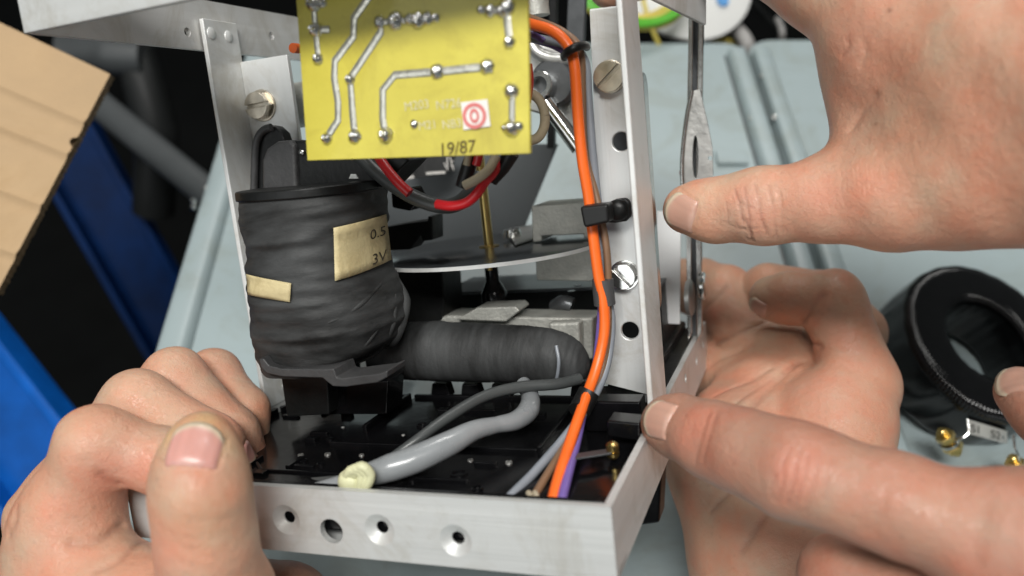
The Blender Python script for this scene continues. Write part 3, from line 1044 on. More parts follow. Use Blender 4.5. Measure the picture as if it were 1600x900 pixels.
track([(580, -10), (553, 28), (552, 57), (523, 95), (522, 122), (528, 160), (528, 188), (511, 214)])
track([(593, 35), (595, 50), (547, 122), (551, 180), (554, 210)])
track([(762, 104), (683, 112), (617, 117), (598, 140), (598, 187), (602, 210)])
track([(490, -10), (490, 10), (493, 47), (495, 70), (497, 90)], 10)
track([(493, 47), (515, 46)], 11)
track([(748, 15), (766, 17), (792, 12)], 10)
track([(791, 12), (793, 37), (796, 64)], 12)
track([(800, 142), (800, 170), (800, 200)], 10)
track([(585, 36), (618, 33), (655, 31), (684, 28)], 9)
for a_ in ((511, 216, 10), (554, 213, 12), (603, 211, 13), (547, 124, 9), (683, 112, 12), (761, 104, 12), (593, 35, 10), (618, 33, 14), (640, 30, 9), (653, 32, 13), (668, 29, 10), (681, 28, 7), (490, 6, 13), (503, 4, 9),
           (493, 47, 12), (497, 92, 10), (766, 17, 10), (792, 12, 13), (784, 18, 9), (796, 66, 10), (799, 142, 12), (800, 200, 13), (789, 200, 6), (811, 197, 7), (647, 194, 7), (751, 15, 6)):
    joint(*a_, hg=random.uniform(.7, 1.1))
ex = np.array([1.0, 0, 0])


def board_text(s, px, py, szpx, m, name='printed_text', dy=.0003, slant=0):
    c = Y(px, py, yb - dy)
    k = .215 / FPX
    return printing(s, szpx, lambda x, y: c + ex * (x + slant * y) * k + UPZ * y * k, name, m, pcb)


board_text('M203', 651, 165, 19, 'silk')
board_text('N726', 701, 163, 19, 'silk')
board_text('M21', 668, 196, 18, 'silk')
board_text('NB3', 706, 194, 18, 'silk')
board_text('19/87', 714, 232, 27, 'boardink', slant=.1)
stk = MB().prism([Y(721, 160, yb - .0002), Y(762, 155, yb - .0002), Y(767, 197, yb - .0002), Y(725, 203, yb - .0002)], FRONT * .0003).build('sticker', 'white', pcb)
cs = Y(741, 181, yb - .0007)
k = .215 / FPX
ring = MB()
for r0, r1 in ((13.5, 19), (4.5, 8.5)):
    vs = [cs + np.array([math.cos(t) * r_ * k * (.9 if r0 < 6 else 1), 0, math.sin(t) * r_ * k * (1.25 if r0 < 6 else 1)]) for t in np.linspace(0, 2 * math.pi, 40, endpoint=False) for r_ in (r0, r1)]
    ring.add(vs, [(2 * i, 2 * i + 1, (2 * i + 3) % 80, (2 * i + 2) % 80) for i in range(40)])
ring.build('stamp', 'redink', pcb, solid=False)

# ---- big tape-wrapped coil: rows of (py, left px, right px)
rows = [(300, 373, 603), (312, 371, 605), (330, 374, 607), (350, 379, 606), (380, 383, 604), (420, 386, 612), (450, 388, 622), (480, 390, 634), (505, 393, 637), (530, 398, 632), (544, 402, 622), (554, 407, 608), (560, 413, 598)]
YC = .0575
RYC = .0235
rows_a = np.array(rows, float)
rows_t = rows_a.copy()              # wanted outline; the section is narrowed until its outline fits


def coil_sec(py):
    l = np.interp(py, rows_a[:, 0], rows_a[:, 1])
    r = np.interp(py, rows_a[:, 0], rows_a[:, 2])
    a, b = Y(l, py - .02 * (l - 490), YC), Y(r, py - .02 * (r - 490), YC)
    return (a + b) / 2, (b[0] - a[0]) / 2


_r = random.Random(11)
WR = [(_r.uniform(.06, .30), _r.choice((-1, 1)) * _r.uniform(.3, 2.6), _r.uniform(0, 6.28), _r.uniform(.00006, .00016)) for _ in range(11)]


def coil_pt(py, t, off=0.0):
    c, rx = coil_sec(py)
    n_ = 2.5
    ct, st_ = math.cos(t), math.sin(t)
    x = math.copysign(abs(ct) ** (2 / n_), ct)
    y = math.copysign(abs(st_) ** (2 / n_), st_)
    ry = RYC * (1 + .12 * math.sin((py - 300) / 290 * 3.1))
    s = (py - 300) / 285
    fold = 0
    for (ka, kt, ph, am) in WR:
        fold += am * math.sin(py * ka + kt * t + ph + .8 * math.sin(py * ka * .37 + t * 1.7 + ph * 2))
    fold += .0010 * max(0, s - .42) * max(0, math.cos(t - 5.6)) * math.sin(11 * t - py * .06)
    w_ = ((py + 9 * math.sin(t) + 14 * t / 6.28) % 46) / 46
    fold += .00016 * w_ ** 2
    k = 1 + (fold + off) / .025
    return c + np.array([x * rx * k, y * ry * k, 0])


for _ in range(5):
    for i_, (py, l_, r_) in enumerate(rows_t):
        c_, rx_ = coil_sec(py)
        ang = np.linspace(0, 2 * math.pi, 73)
        ring_ = np.stack([np.sign(np.cos(ang)) * abs(np.cos(ang)) ** .8 * rx_, np.sign(np.sin(ang)) * abs(np.sin(ang)) ** .8 * RYC * (1 + .12 * math.sin((py - 300) / 290 * 3.1)), 0 * ang], 1) + c_
        cc_ = ring_ @ R_DEV.T + T_DEV
        xs_ = 800 + FPX * cc_[:, 0] / cc_[:, 2]
        rows_a[i_, 1] += (l_ - xs_.min()) * .8
        rows_a[i_, 2] += (r_ - xs_.max()) * .8
NS, NA = 110, 220
vs, fs = [], []
for j in range(NS + 1):
    py = 300 + 260 * j / NS
    for i in range(NA):
        vs.append(coil_pt(py, 2 * math.pi * i / NA))
for j in range(NS):
    for i in range(NA):
        i2 = (i + 1) % NA
        fs.append((j * NA + i, j * NA + i2, (j + 1) * NA + i2, (j + 1) * NA + i))
fs.append(tuple(range(NA)))
fs.append(tuple(range(NS * NA, (NS + 1) * NA)))
coil = MB().add(vs, fs).build('coil_winding', 'tape', relay, smooth=True, angle=60)


def coil_front(px, py, off):
    """point on the front of the coil seen at a pixel"""
    key = (round(py, 1), off)
    if key not in _ring:
        t = np.linspace(math.pi - .6, 2 * math.pi + .8, 140)
        P = np.array([coil_pt(py, a_, off) for a_ in t])
        c = P @ R_DEV.T + T_DEV
        _ring[key] = (P, 800 + FPX * c[:, 0] / c[:, 2], c[:, 2])
    P, ux, dz = _ring[key]
    i0, i1 = int(np.argmin(ux)), int(np.argmax(ux))
    if i0 > i1:
        i0, i1 = i1, i0
    S, X = P[i0:i1 + 1], np.maximum.accumulate(ux[i0:i1 + 1])
    return np.array([np.interp(px, X, S[:, k_]) for k_ in range(3)])


_ring = {}


for pts_, rr_ in (([(634, 452), (632, 490), (618, 535), (596, 562)], .0022), ([(618, 470), (612, 510), (590, 548), (560, 562)], .0014), ([(600, 492), (575, 520), (540, 545)], .0010), ([(606, 440), (570, 462), (520, 480), (470, 486)], .0009)):
    P = catmull([coil_front(x_, y_, -.0006) for x_, y_ in pts_], 8)
    MB().tube(P, np.interp(np.linspace(0, 1, len(P)), [0, .3, .8, 1], [rr_ * .3, rr_, rr_ * .8, rr_ * .1]), 12).build('tape_fold', 'tape', coil, smooth=True)


def tape_label(corners, m, name='paper_label'):
    (x0, y0), (x1, y1), (x2, y2), (x3, y3) = corners
    vs, fs = [], []
    for j in range(7):
        for i in range(11):
            u, v = i / 10, j / 6
            px = (x0 * (1 - u) + x1 * u) * (1 - v) + (x3 * (1 - u) + x2 * u) * v
            py = (y0 * (1 - u) + y1 * u) * (1 - v) + (y3 * (1 - u) + y2 * u) * v
            vs.append(coil_front(px, py, .0009))
    for j in range(6):
        for i in range(10):
            k_ = j * 11 + i
            fs.append((k_, k_ + 1, k_ + 12, k_ + 11))
    o = MB().add(vs, fs).build(name, m, coil, smooth=True, solid=False)
    md = o.modifiers.new('thick', 'SOLIDIFY')
    md.thickness = .0002
    return o


l1 = tape_label([(521, 350), (603, 346), (611, 419), (523, 425)], 'cream')
l2 = tape_label([(385, 405), (455, 420), (453, 446), (388, 434)], 'cream')
for s_, px, py in (('0.5', 591, 372), ('3V', 593, 409)):
    v, f = text_data(s_, 21)
    MB().add([coil_front(px + x, py - y - x * .05, .0016) for x, y, _ in v], f).build('printed_text', 'ink', coil, solid=False)


def coil_slab(py0, py1, gx, gy, m, name):
    mb = MB()
    vs, fs = [], []
    n_ = 64
    for py in (py0, py1):
        c, rx = coil_sec(min(max(py, 300), 584))
        zz = Y(490, py, YC)[2]
        for i in range(n_):
            t = 2 * math.pi * i / n_
            ct, st_ = math.cos(t), math.sin(t)
            x = math.copysign(abs(ct) ** .8, ct) * (rx + gx)
            y = math.copysign(abs(st_) ** .8, st_) * (RYC + gy)
            vs.append((c[0] + x, YC + y, zz - .02 * x))
    fs = [(i, (i + 1) % n_, n_ + (i + 1) % n_, n_ + i) for i in range(n_)] + [tuple(range(n_)), tuple(range(n_, 2 * n_))]
    return mb.add(vs, fs).build(name, m, coil, bevel=0.0006)


coil_slab(288, 303, .0006, .001, 'blackmatt', 'top_flange')
# dark grey lower flange with its stepped front
q = [(404, 561), (407, 574), (417, 584), (440, 589), (504, 591), (512, 598), (520, 604), (540, 605), (590, 598), (605, 590), (605, 579), (592, 584), (535, 591), (526, 590), (521, 576), (505, 577), (440, 576), (420, 571), (411, 560)]
MB().prism([Y(x, y, .030) for x, y in q], (0, .012, 0)).build('lower_flange', 'flange', coil, bevel=0.0005)
MB().prism([Y(x, y, .052) for x, y in ((438, 585), (512, 585), (514, 648), (448, 652))], (0, .022, 0)).build('core_foot', 'blackmatt', coil, bevel=0.0006)
MB().prism([Y(x, y, .058) for x, y in ((513, 600), (607, 594), (604, 648), (513, 648))], (0, .012, 0)).build('core_block', 'black', coil, bevel=0.0006)
# bobbin cheeks and terminal tab above the coil
tabp = []
for px, py in ((393, 300), (395, 235), (399, 214), (408, 202), (419, 196), (430, 198), (441, 208), (447, 225), (449, 300)):
    tabp.append(Y(px, py, .066))
tab = MB().prism(tabp, (.0, .005, 0)).build('terminal_tab', 'blackmatt', coil, bevel=0.0008)
P = catmull([Y(px, py, .0650) for px, py in ((397, 298), (399, 236), (404, 214), (413, 203), (424, 199))], 6)
MB().tube(P, .0014, 10).build('tab_edge', 'flange', coil, smooth=True)
MB().prism([Y(px, py, .058) for px, py in ((409, 300), (409, 250), (416, 232), (432, 221), (452, 219), (460, 226), (463, 298))], (0, .010, 0)).build('bobbin_cheek', 'flange', coil, bevel=0.0012)
MB().prism([Y(px, py, .060) for px, py in ((458, 298), (456, 220), (600, 214), (640, 250), (600, 292))], (0, .014, 0)).build('bobbin_core', 'blackmatt', coil, bevel=0.0008)
MB().lathe(Y(473, 238, .0598), FRONT, [(0, .0012), (.001, .001), (.0014, .0003)], 12).build('rivet', 'chrome', coil, smooth=True)
MB().prism([Y(px, py, .0595) for px, py in ((548, 272), (556, 272), (560, 279), (545, 279))], (0, .002, 0)).build('solder_tag', 'steel', coil)

# ---- smaller tape-wrapped winding (arm)
ap = np.array([(590, 548, .082, 42), (625, 548, .083, 45), (680, 549, .084, 47), (760, 551, .085, 46), (820, 553, .085, 45), (860, 556, .085, 43), (890, 562, .085, 38), (908, 568, .085, 29), (918, 572, .086, 16), (921, 574, .086, 4)], float)
tt = np.linspace(0, len(ap) - 1, 150)
apd = np.stack([np.interp(tt, np.arange(len(ap)), ap[:, i]) for i in range(4)], 1)
for _ in range(3):
    apd[1:-1] = (apd[:-2] + 2 * apd[1:-1] + apd[2:]) / 4
vs, fs = [], []
NA = 96
for j, (px, py, yy, rp_) in enumerate(apd):
    c = Y(px, py, yy)
    sdep = (R_DEV @ c + T_DEV)[2]
    r0 = rp_ * sdep / FPX
    for i in range(NA):
        t = 2 * math.pi * i / NA
        r_ = r0 * (1 + .006 * math.sin(j * .41 + .9 * math.sin(t + 1)) + .005 * math.sin(j * .73 + 2 * t) + .022 * math.sin(2 * t + .5) + .010 * math.sin(5 * t + j * .07))
        # each tape turn overlaps the next
        r_ *= 1 + .018 * (((j / 19.0) + t / 6.28 * .6) % 1.0) ** 3
        vs.append(c + np.array([0.10 * math.sin(t) * r_, math.cos(t) * r_ * .9, math.sin(t) * r_]))
for j in range(len(apd) - 1):
    for i in range(NA):
        i2 = (i + 1) % NA
        fs.append((j * NA + i, j * NA + i2, (j + 1) * NA + i2, (j + 1) * NA + i))
fs.append(tuple(range(NA)))
fs.append(tuple(range((len(apd) - 1) * NA, len(apd) * NA)))
arm = MB().add(vs, fs).build('arm_winding', 'tape2', relay, smooth=True, angle=60)
P = catmull([Y(864, 600, .076), Y(870, 590, .0735), Y(873, 565, .0725), Y(869, 540, .074)], 8)
MB().tube(P, .0006, 8).build('lacing', 'greywire', arm, smooth=True)

# ---- wiring
def wire(pts, rpx, m, name='wire', parent=relay, n=8, sides=12):
    P = catmull([Y(*q[:3]) for q in pts], n)
    dp = [(R_DEV @ Y(*q[:3]) + T_DEV)[2] for q in pts]
    if np.isscalar(rpx):
        r_ = rpx * float(np.mean(dp)) / FPX
    else:
        ra = np.array([a_ * b_ / FPX for a_, b_ in zip(rpx, dp)])
        r_ = np.interp(np.linspace(0, len(ra) - 1, len(P)), np.arange(len(ra)), ra)
    return MB().tube(P, r_, sides).build(name, m, parent, smooth=True, angle=60)


wire([(800, 30, .075), (830, 38, .07), (862, 48, .067), (885, 68, .066), (897, 100, .066), (903, 180, .066), (910, 250, .066), (920, 310, .067), (927, 370, .067), (935, 430, .067), (943, 470, .067), (944, 520, .066),
      (932, 575, .062), (914, 625, .054), (893, 685, .038), (874, 745, .020), (862, 795, .008), (857, 840, .0065)], 9, 'orange')
wire([(805, 20, .08), (845, 34, .075), (880, 50, .072), (906, 78, .071), (910, 140, .072), (913, 230, .072), (930, 300, .072), (945, 370, .070), (950, 420, .070), (950, 470, .070), (950, 520, .069),
      (940, 580, .065), (920, 628, .057), (886, 690, .040), (850, 750, .020), (826, 790, .008)], 6, 'brown')
wire([(805, 55, .08), (850, 62, .078), (890, 72, .075), (914, 95, .074), (919, 150, .074), (925, 230, .073), (932, 300, .073), (940, 370, .072), (943, 430, .072), (955, 500, .071),
      (948, 570, .067), (925, 625, .058), (885, 680, .042), (835, 738, .024), (790, 785, .010), (775, 820, .0065)], 7, 'greywire')
wire([(805, 60, .082), (840, 62, .08), (880, 78, .078), (900, 105, .074), (908, 200, .0735), (920, 300, .074), (936, 400, .073), (940, 480, .072), (930, 580, .066), (914, 632, .057), (901, 690, .040), (888, 740, .022),
      (876, 790, .008), (872, 830, .0065)], 7, 'purple')
for (a_, b_, rr, m, yy) in (((889, 80), (913, 70), 17, 'tie', .069), ((935, 436), (953, 474), 0, 'greytie', .068), ((903, 634), (923, 622), 0, 'tie', .056)):
    pass
# ties: sleeves around the bundle
wire([(882, 90, .076), (882, 86, .067), (890, 79, .0615), (902, 73, .0625), (914, 71, .068), (917, 74, .077)], [6, 6.5, 7, 7, 6.5, 6], 'tie', 'cable_tie')
P = [Y(942, 436, .069), Y(943, 455, .069), Y(945, 476, .069)]
MB().tube(catmull(P, 5), .0034, 20).build('cable_sleeve', 'greytie', relay, smooth=True)
P = [Y(921, 612, .058), Y(913, 627, .056), Y(905, 643, .052)]
MB().tube(catmull(P, 5), .0034, 20).build('cable_sleeve', 'tie', relay, smooth=True)
# black clamp with button
cl = MB().prism([Y(x, y, .0600) for x, y in ((905, 323), (950, 318), (952, 348), (912, 357))], (0, .0075, 0)).build('cable_clamp', 'tie', relay, bevel=0.0010)
P = catmull([Y(940, 334, .064), Y(955, 331, .069), Y(965, 329, .0725), Y(980, 328, .0735)], 6)
MB().prism([Y(x, y, .0715) for x, y in ((946, 319), (962, 311), (978, 309), (985, 316), (986, 338), (978, 346), (960, 349), (946, 348))], (0, .0022, 0)).build('clamp_tongue', 'tie', cl, bevel=0.0008)
MB().lathe(Y(966, 328, .0715), FRONT, [(0, .0034), (.0012, .0034), (.0022, .0026), (.0026, .001)], 24).build('clamp_button', 'blackmatt', cl, smooth=True)
# grey sleeved cable with cream lacing
gc_ = wire([(380, 790, .007), (440, 775, .008), (500, 762, .009), (545, 751, .011)], [8, 9, 10, 13], 'sleeve', 'thin_lead')
wire([(360, 775, .02), (430, 757, .018), (490, 752, .015), (540, 748, .013)], 6, 'darkwire', 'thin_lead')
sv = wire([(545, 751, .011), (575, 742, .012), (610, 731, .014), (650, 717, .018), (700, 694, .025), (740, 673, .033), (775, 664, .040), (806, 657, .047), (826, 640, .055), (828, 618, .063), (818, 600, .07)],
          [12, 18, 22, 22, 20, 16, 13, 15, 17, 14, 12], 'sleeve', 'sleeved_cable', sides=20)
kn = MB()
for k_ in range(3):
    P = catmull([Y(552 + 7 * k_ - 20, 752 - 2 * k_ + 14, .008), Y(548 + 7 * k_, 735 - 3 * k_, .005), Y(565 + 7 * k_, 742, .006), Y(556 + 7 * k_, 770 - 4 * k_, .006), Y(535 + 7 * k_, 762, .008)], 6)
    kn.tube(P, .0014, 10)
kn.lathe(Y(548, 752, .007), FRONT, [(-.004, .0025), (-.002, .0036), (.001, .0036), (.0025, .0025), (.003, .001)], 14)
kn.build('lacing_knot', 'creamtie', sv, smooth=True)
wire([(600, 722, .02), (650, 688, .026), (700, 652, .036), (755, 620, .048), (810, 605, .058), (870, 600, .066), (905, 592, .074)], [6, 8, 9, 9, 9, 9, 9], 'darkwire', 'thin_lead')
# leads under the circuit board
wire([(585, 235, .05), (603, 262, .048), (622, 285, .047), (640, 302, .047)], 8, 'red')
wire([(560, 240, .055), (590, 270, .054), (625, 296, .053), (660, 314, .052), (690, 322, .052), (715, 318, .053), (735, 300, .055), (748, 275, .06)], 12, 'darkwire')
wire([(683, 319, .046), (705, 322, .045), (728, 317, .045), (745, 303, .045), (757, 285, .046), (770, 270, .047), (782, 250, .05)], 8, 'red')
wire([(726, 290, .042), (745, 280, .042), (763, 265, .043), (775, 245, .046)], 7.5, 'beige')
wire([(722, 292, .046), (728, 275, .046), (733, 258, .046), (740, 235, .046)], [11, 12, 12, 10], 'tie')
wire([(729, 258, .044), (731, 248, .044), (733, 230, .044)], 6, 'beige')
wire([(744, 258, .044), (747, 248, .044), (749, 230, .044)], 7, 'red')
wire([(770, 285, .05), (785, 262, .05), (800, 238, .05)], [7, 12, 13], 'tie')
wire([(826, 100, .07), (828, 130, .07), (824, 160, .07)], 6, 'red')
MB().lathe(Y(466, 76, .06), FRONT, [(0, .0016), (.003, .0016)], 10).build('wire_end', 'orange', relay, smooth=True)
wire([(825, 52, .075), (835, 55, .075), (850, 64, .076)], 5, 'purple')
# cut wire ends near the front rail
for px in (826, 836):
    wire([(px, 770, .012), (px + 2, 778, .010), (px - 2, 800, .007)], 5, 'beige', 'stripped_end')
# brass contact and leaf
p = D(957, 700, 2, .0)
bs = MB().lathe(p - UPZ * .003, UPZ, [(0, .0012), (.0008, .0018), (.0018, .0018), (.0019, .0010), (.0024, .0010), (.0025, .0018), (.0040, .0018), (.0047, .0011), (.0049, .0005)], 20).build('contact_screw', 'brass', relay, smooth=True, angle=35)
a, b = D(893, 716, 2, -.001), D(958, 706, 2, -.001)
MB().prism([a - [0, .002, 0], b - [0, .002, 0], b + [0, .002, 0], a + [0, .002, 0]], (0, 0, .0005)).build('contact_leaf', 'darksteel', relay, bevel=0.0001)
MB().prism([Y(x, y, .045) for x, y in ((948, 657), (1000, 662), (1000, 690), (948, 682))], (0, .008, 0)).build('contact_block', 'black', relay, bevel=0.0006)

# =================================================================== HANDS
def grid_mesh(field, lo, hi, h):
    """smooth surface of a distance field (surface nets), fine only near the skin"""
    lo, hi = np.asarray(lo), np.asarray(hi)
    F = 4
    n = (np.ceil((hi - lo) / (h * F)).astype(int) + 1)
    cg = [lo[i] + np.arange(n[i] + 1) * h * F for i in range(3)]
    G = np.stack(np.meshgrid(*cg, indexing='ij'), -1).reshape(-1, 3)
    dc = field(G).reshape(n + 1)
    nf = n * F
    V = np.repeat(np.repeat(np.repeat(dc, F, 0), F, 1), F, 2)[:nf[0] + 1, :nf[1] + 1, :nf[2] + 1]
    V = V.astype(np.float32).copy()
    m = np.abs(V) < h * F * 1.7
    idx = np.argwhere(m)
    V[m] = field(lo + idx * h)
    # closed at the limits of the box
    for a in range(3):
        sl = [slice(None)] * 3
        sl[a] = 0
        V[tuple(sl)] = np.maximum(V[tuple(sl)], 1e-4)
        sl[a] = -1
        V[tuple(sl)] = np.maximum(V[tuple(sl)], 1e-4)
    S = V < 0
    c = np.zeros(np.array(V.shape) - 1, np.int8)
    offs = [(i, j, k) for i in (0, 1) for j in (0, 1) for k in (0, 1)]
    for i, j, k in offs:
        c += S[i:i + c.shape[0], j:j + c.shape[1], k:k + c.shape[2]]
    cells = np.argwhere((c > 0) & (c < 8))
    vid = -np.ones(c.shape, np.int32)
    vid[tuple(cells.T)] = np.arange(len(cells))
    acc = np.zeros((len(cells), 3))
    cnt = np.zeros(len(cells))
    for a in range(3):
        b1_, b2_ = [x for x in range(3) if x != a]
        for u in (0, 1):
            for v in (0, 1):
                o0 = np.zeros(3, int)
                o0[b1_], o0[b2_] = u, v
                o1 = o0.copy()
                o1[a] = 1
                p0 = V[tuple((cells + o0).T)]
                p1 = V[tuple((cells + o1).T)]
                x = (p0 < 0) != (p1 < 0)
                t = np.where(x, p0 / np.where(x, p0 - p1, 1), 0)
                q = np.tile(o0.astype(float), (len(cells), 1))
                q[:, a] = t
                acc += q * x[:, None]
                cnt += x
    verts = lo + (cells + acc / cnt[:, None]) * h
    faces = []
    for a in range(3):
        b1_, b2_ = [(1, 2), (2, 0), (0, 1)][a]
        sl0 = [slice(None)] * 3
        sl1 = [slice(None)] * 3
        sl0[a] = slice(0, -1)
        sl1[a] = slice(1, None)
        A, B = S[tuple(sl0)], S[tuple(sl1)]
        e_ = np.argwhere(A != B)
        ok = (e_[:, b1_] > 0) & (e_[:, b2_] > 0) & (e_[:, b1_] < c.shape[b1_]) & (e_[:, b2_] < c.shape[b2_])
        e_ = e_[ok]
        flip = A[tuple(e_.T)]
        qs = []
        for du, dv in ((1, 1), (0, 1), (0, 0), (1, 0)):
            q = e_.copy()
            q[:, b1_] -= du
            q[:, b2_] -= dv
            qs.append(vid[tuple(q.T)])
        qs = np.stack(qs, 1)
        qs[~flip] = qs[~flip][:, ::-1]
        faces.append(qs)
    return verts, np.concatenate(faces)


def seg_dist(P, a, b):
    ba = b - a
    t = np.clip(((P - a) @ ba) / (ba @ ba + 1e-12), 0, 1)
    return np.linalg.norm(P - a - t[:, None] * ba, axis=1), t


def smin(a, b, k):
    h = np.maximum(k - np.abs(a - b), 0) / k
    return np.minimum(a, b) - h * h * k * .25


def J(px, py, d, rpx):
    return (U(px, py, d), rpx * d / FPX)


class Hand:
    def __init__(s, groups, grooves=(), bumps=()):
        s.groups = groups          # (merge k, inner k, [chains of (point, radius)])
        s.grooves = list(grooves)  # (polyline, half width, depth)
        s.bumps = list(bumps)
        s.tints = []

    def base(s, P):
        tot = None
        for km, ki, chains in s.groups:
            g = None
            for ch in chains:
                for (a, ra), (b, rb) in zip(ch[:-1], ch[1:]):
                    d, t = seg_dist(P, a, b)
                    d = d - (ra + (rb - ra) * t)
                    g = d if g is None else smin(g, d, ki)
            tot = g if tot is None else smin(tot, g, km)
        return tot

    def field(s, P):
        d = s.base(P)
        near = np.abs(d) < .0022
        if near.any():
            Q = P[near]
            dd = np.zeros(len(Q))
            q = Q * 1000
            dd += .00016 * (np.sin(q[:, 0] * .31 + 1) * np.sin(q[:, 1] * .27 + 2) + np.sin(q[:, 2] * .36 + q[:, 0] * .21))
            for pl, wd, dep in s.grooves:
                m = None
                for a, b in zip(pl[:-1], pl[1:]):
                    x, _ = seg_dist(Q, a, b)
                    m = x if m is None else np.minimum(m, x)
                dd += dep * np.exp(-(m / wd) ** 2)
            for c, r, hgt in s.bumps:
                x = np.linalg.norm(Q - c, axis=1)
                dd -= hgt * np.exp(-(x / r) ** 2)
            d = d.copy()
            d[near] += dd
        return d

    def hit(s, px, py, d0=.12, d1=.45, base=True):
        r_ = M3 @ cray(px, py)
        t = d0
        f = s.base if base else s.field
        for _ in range(160):
            v = f((CO + r_ * t)[None])[0]
            if v < 2e-5:
                break
            t += max(v * .7, 2e-5)
            if t > d1:
                return None
        return CO + r_ * t

    def normal(s, p, e_=.0004):
        f = s.base
        pts = np.array([p + e_ * v for v in np.vstack([np.eye(3), -np.eye(3)])])
        v = f(pts)
        return unit(v[:3] - v[3:])

    def line(s, px_pts, wd=.0008, dep=.0005, tint=0.0, col=(.17, .06, .045)):
        P = [s.hit(*q) for q in px_pts]
        P = [p for p in P if p is not None]
        if len(P) > 1:
            pl = catmull(P, 4) if len(P) > 2 else np.array(P)
            s.grooves.append((pl, wd, dep))
            if tint:
                s.tints.append((pl, wd * .8, tint, col))

    def nail_frame(s, px, py, dirpx, tilt=(0, 0, 0)):
        p = s.hit(px, py)
        n = unit(s.normal(p) + M3 @ np.asarray(tilt, float))
        ax = M3 @ np.array([dirpx[0], dirpx[1], dirpx[2] if len(dirpx) > 2 else 0.0])
        ax = unit(ax - n * ax.dot(n))
        return p, n, ax, np.cross(n, ax)

    def on_skin(s, q, n):
        p = q + n * .008
        for _ in range(60):
            v = s.base(p[None])[0]
            if v < 1e-5:
                break
            p = p - n * max(v * .6, 1e-5)
            if (p - q).dot(n) < -.012:
                break
        return p


def nail_outline(u, lw):
    # u in [-1,1] across; returns near and far limits along the axis
    lo = -1 + .14 * abs(u) ** 2
    hi = 1 - .60 * abs(u) ** 2.4
    return lo, hi


def add_nail(hand, fr, wid, ln, parent, m, free=.12):
    p, n, ax, sd = fr
    vs, fs = [], []
    NU, NV = 18, 16
    for j in range(NV + 1):
        for i in range(NU + 1):
            u = -1 + 2 * i / NU
            lo, hi = nail_outline(u, 0)
            v = lo + (hi - lo) * j / NV
            q = p + sd * u * wid / 2 + ax * v * ln / 2
            # the sides of a nail wrap round the finger
            q = hand.on_skin(q, unit(n + sd * u * .25))
            nn = hand.normal(q)
            edge = min(1, (1 - abs(u)) * 6, (v - lo) * 5)
            vs.append(q + nn * (-.00035 + .00065 * max(edge, 0)) + ax * (0.0005 if j == NV else 0))
    for j in range(NV):
        for i in range(NU):
            k_ = j * (NU + 1) + i
            fs.append((k_, k_ + 1, k_ + NU + 2, k_ + NU + 1))
    vs = [np.asarray(q) for q in vs]
    o = MB().add(vs, fs).build('fingernail', m, None, smooth=True, solid=False, angle=80)
    # outward normals
    me = o.data
    me.update()
    if np.array(me.polygons[len(me.polygons) // 2].normal).dot(n) < 0:
        me.flip_normals()
    o.parent = parent
    o.matrix_parent_inverse = parent.matrix_world.inverted()
    ca = me.color_attributes.new('tint', 'FLOAT_COLOR', 'POINT')
    cols = []
    for j in range(NV + 1):
        for i in range(NU + 1):
            u, vv = -1 + 2 * i / NU, j / NV
            f_ = min(1, max(0, (vv - .86 + .05 * u * u) / .06))           # pale free edge
            l_ = max(0, 1 - ((u / .55) ** 2 + ((vv - .02) / .20) ** 2)) * .4   # half moon at the root
            rdg = 1 + .05 * math.sin(u * 31) * math.sin(u * 13 + 1)
            c_ = np.array(m['nail'][:3]) * (1 - f_) + np.array((.56, .46, .34)) * f_
            c_ = c_ * (1 - l_) + np.array((.60, .42, .36)) * l_
            cols += [*(c_ * rdg), 1]
    ca.data.foreach_set('color', cols)
    md = o.modifiers.new('thick', 'SOLIDIFY')
    md.thickness = .0004
    md.offset = 0
    return o


def nail_groove(hand, fr, wid, ln):
    p, n, ax, sd = fr
    pts = []
    for u, v in [(-1.04, .75), (-1.05, .2), (-1.05, -.3), (-1, -.75), (-.7, -1.0), (-.3, -1.06), (0.3, -1.06), (.7, -1.0), (1, -.75), (1.05, -.3), (1.05, .2), (1.04, .75)]:
        pts.append(hand.on_skin(p + sd * u * wid / 2 + ax * v * ln / 2, unit(n + sd * u * .25)))
    hand.grooves.append((np.array(pts), .0005, .00025))


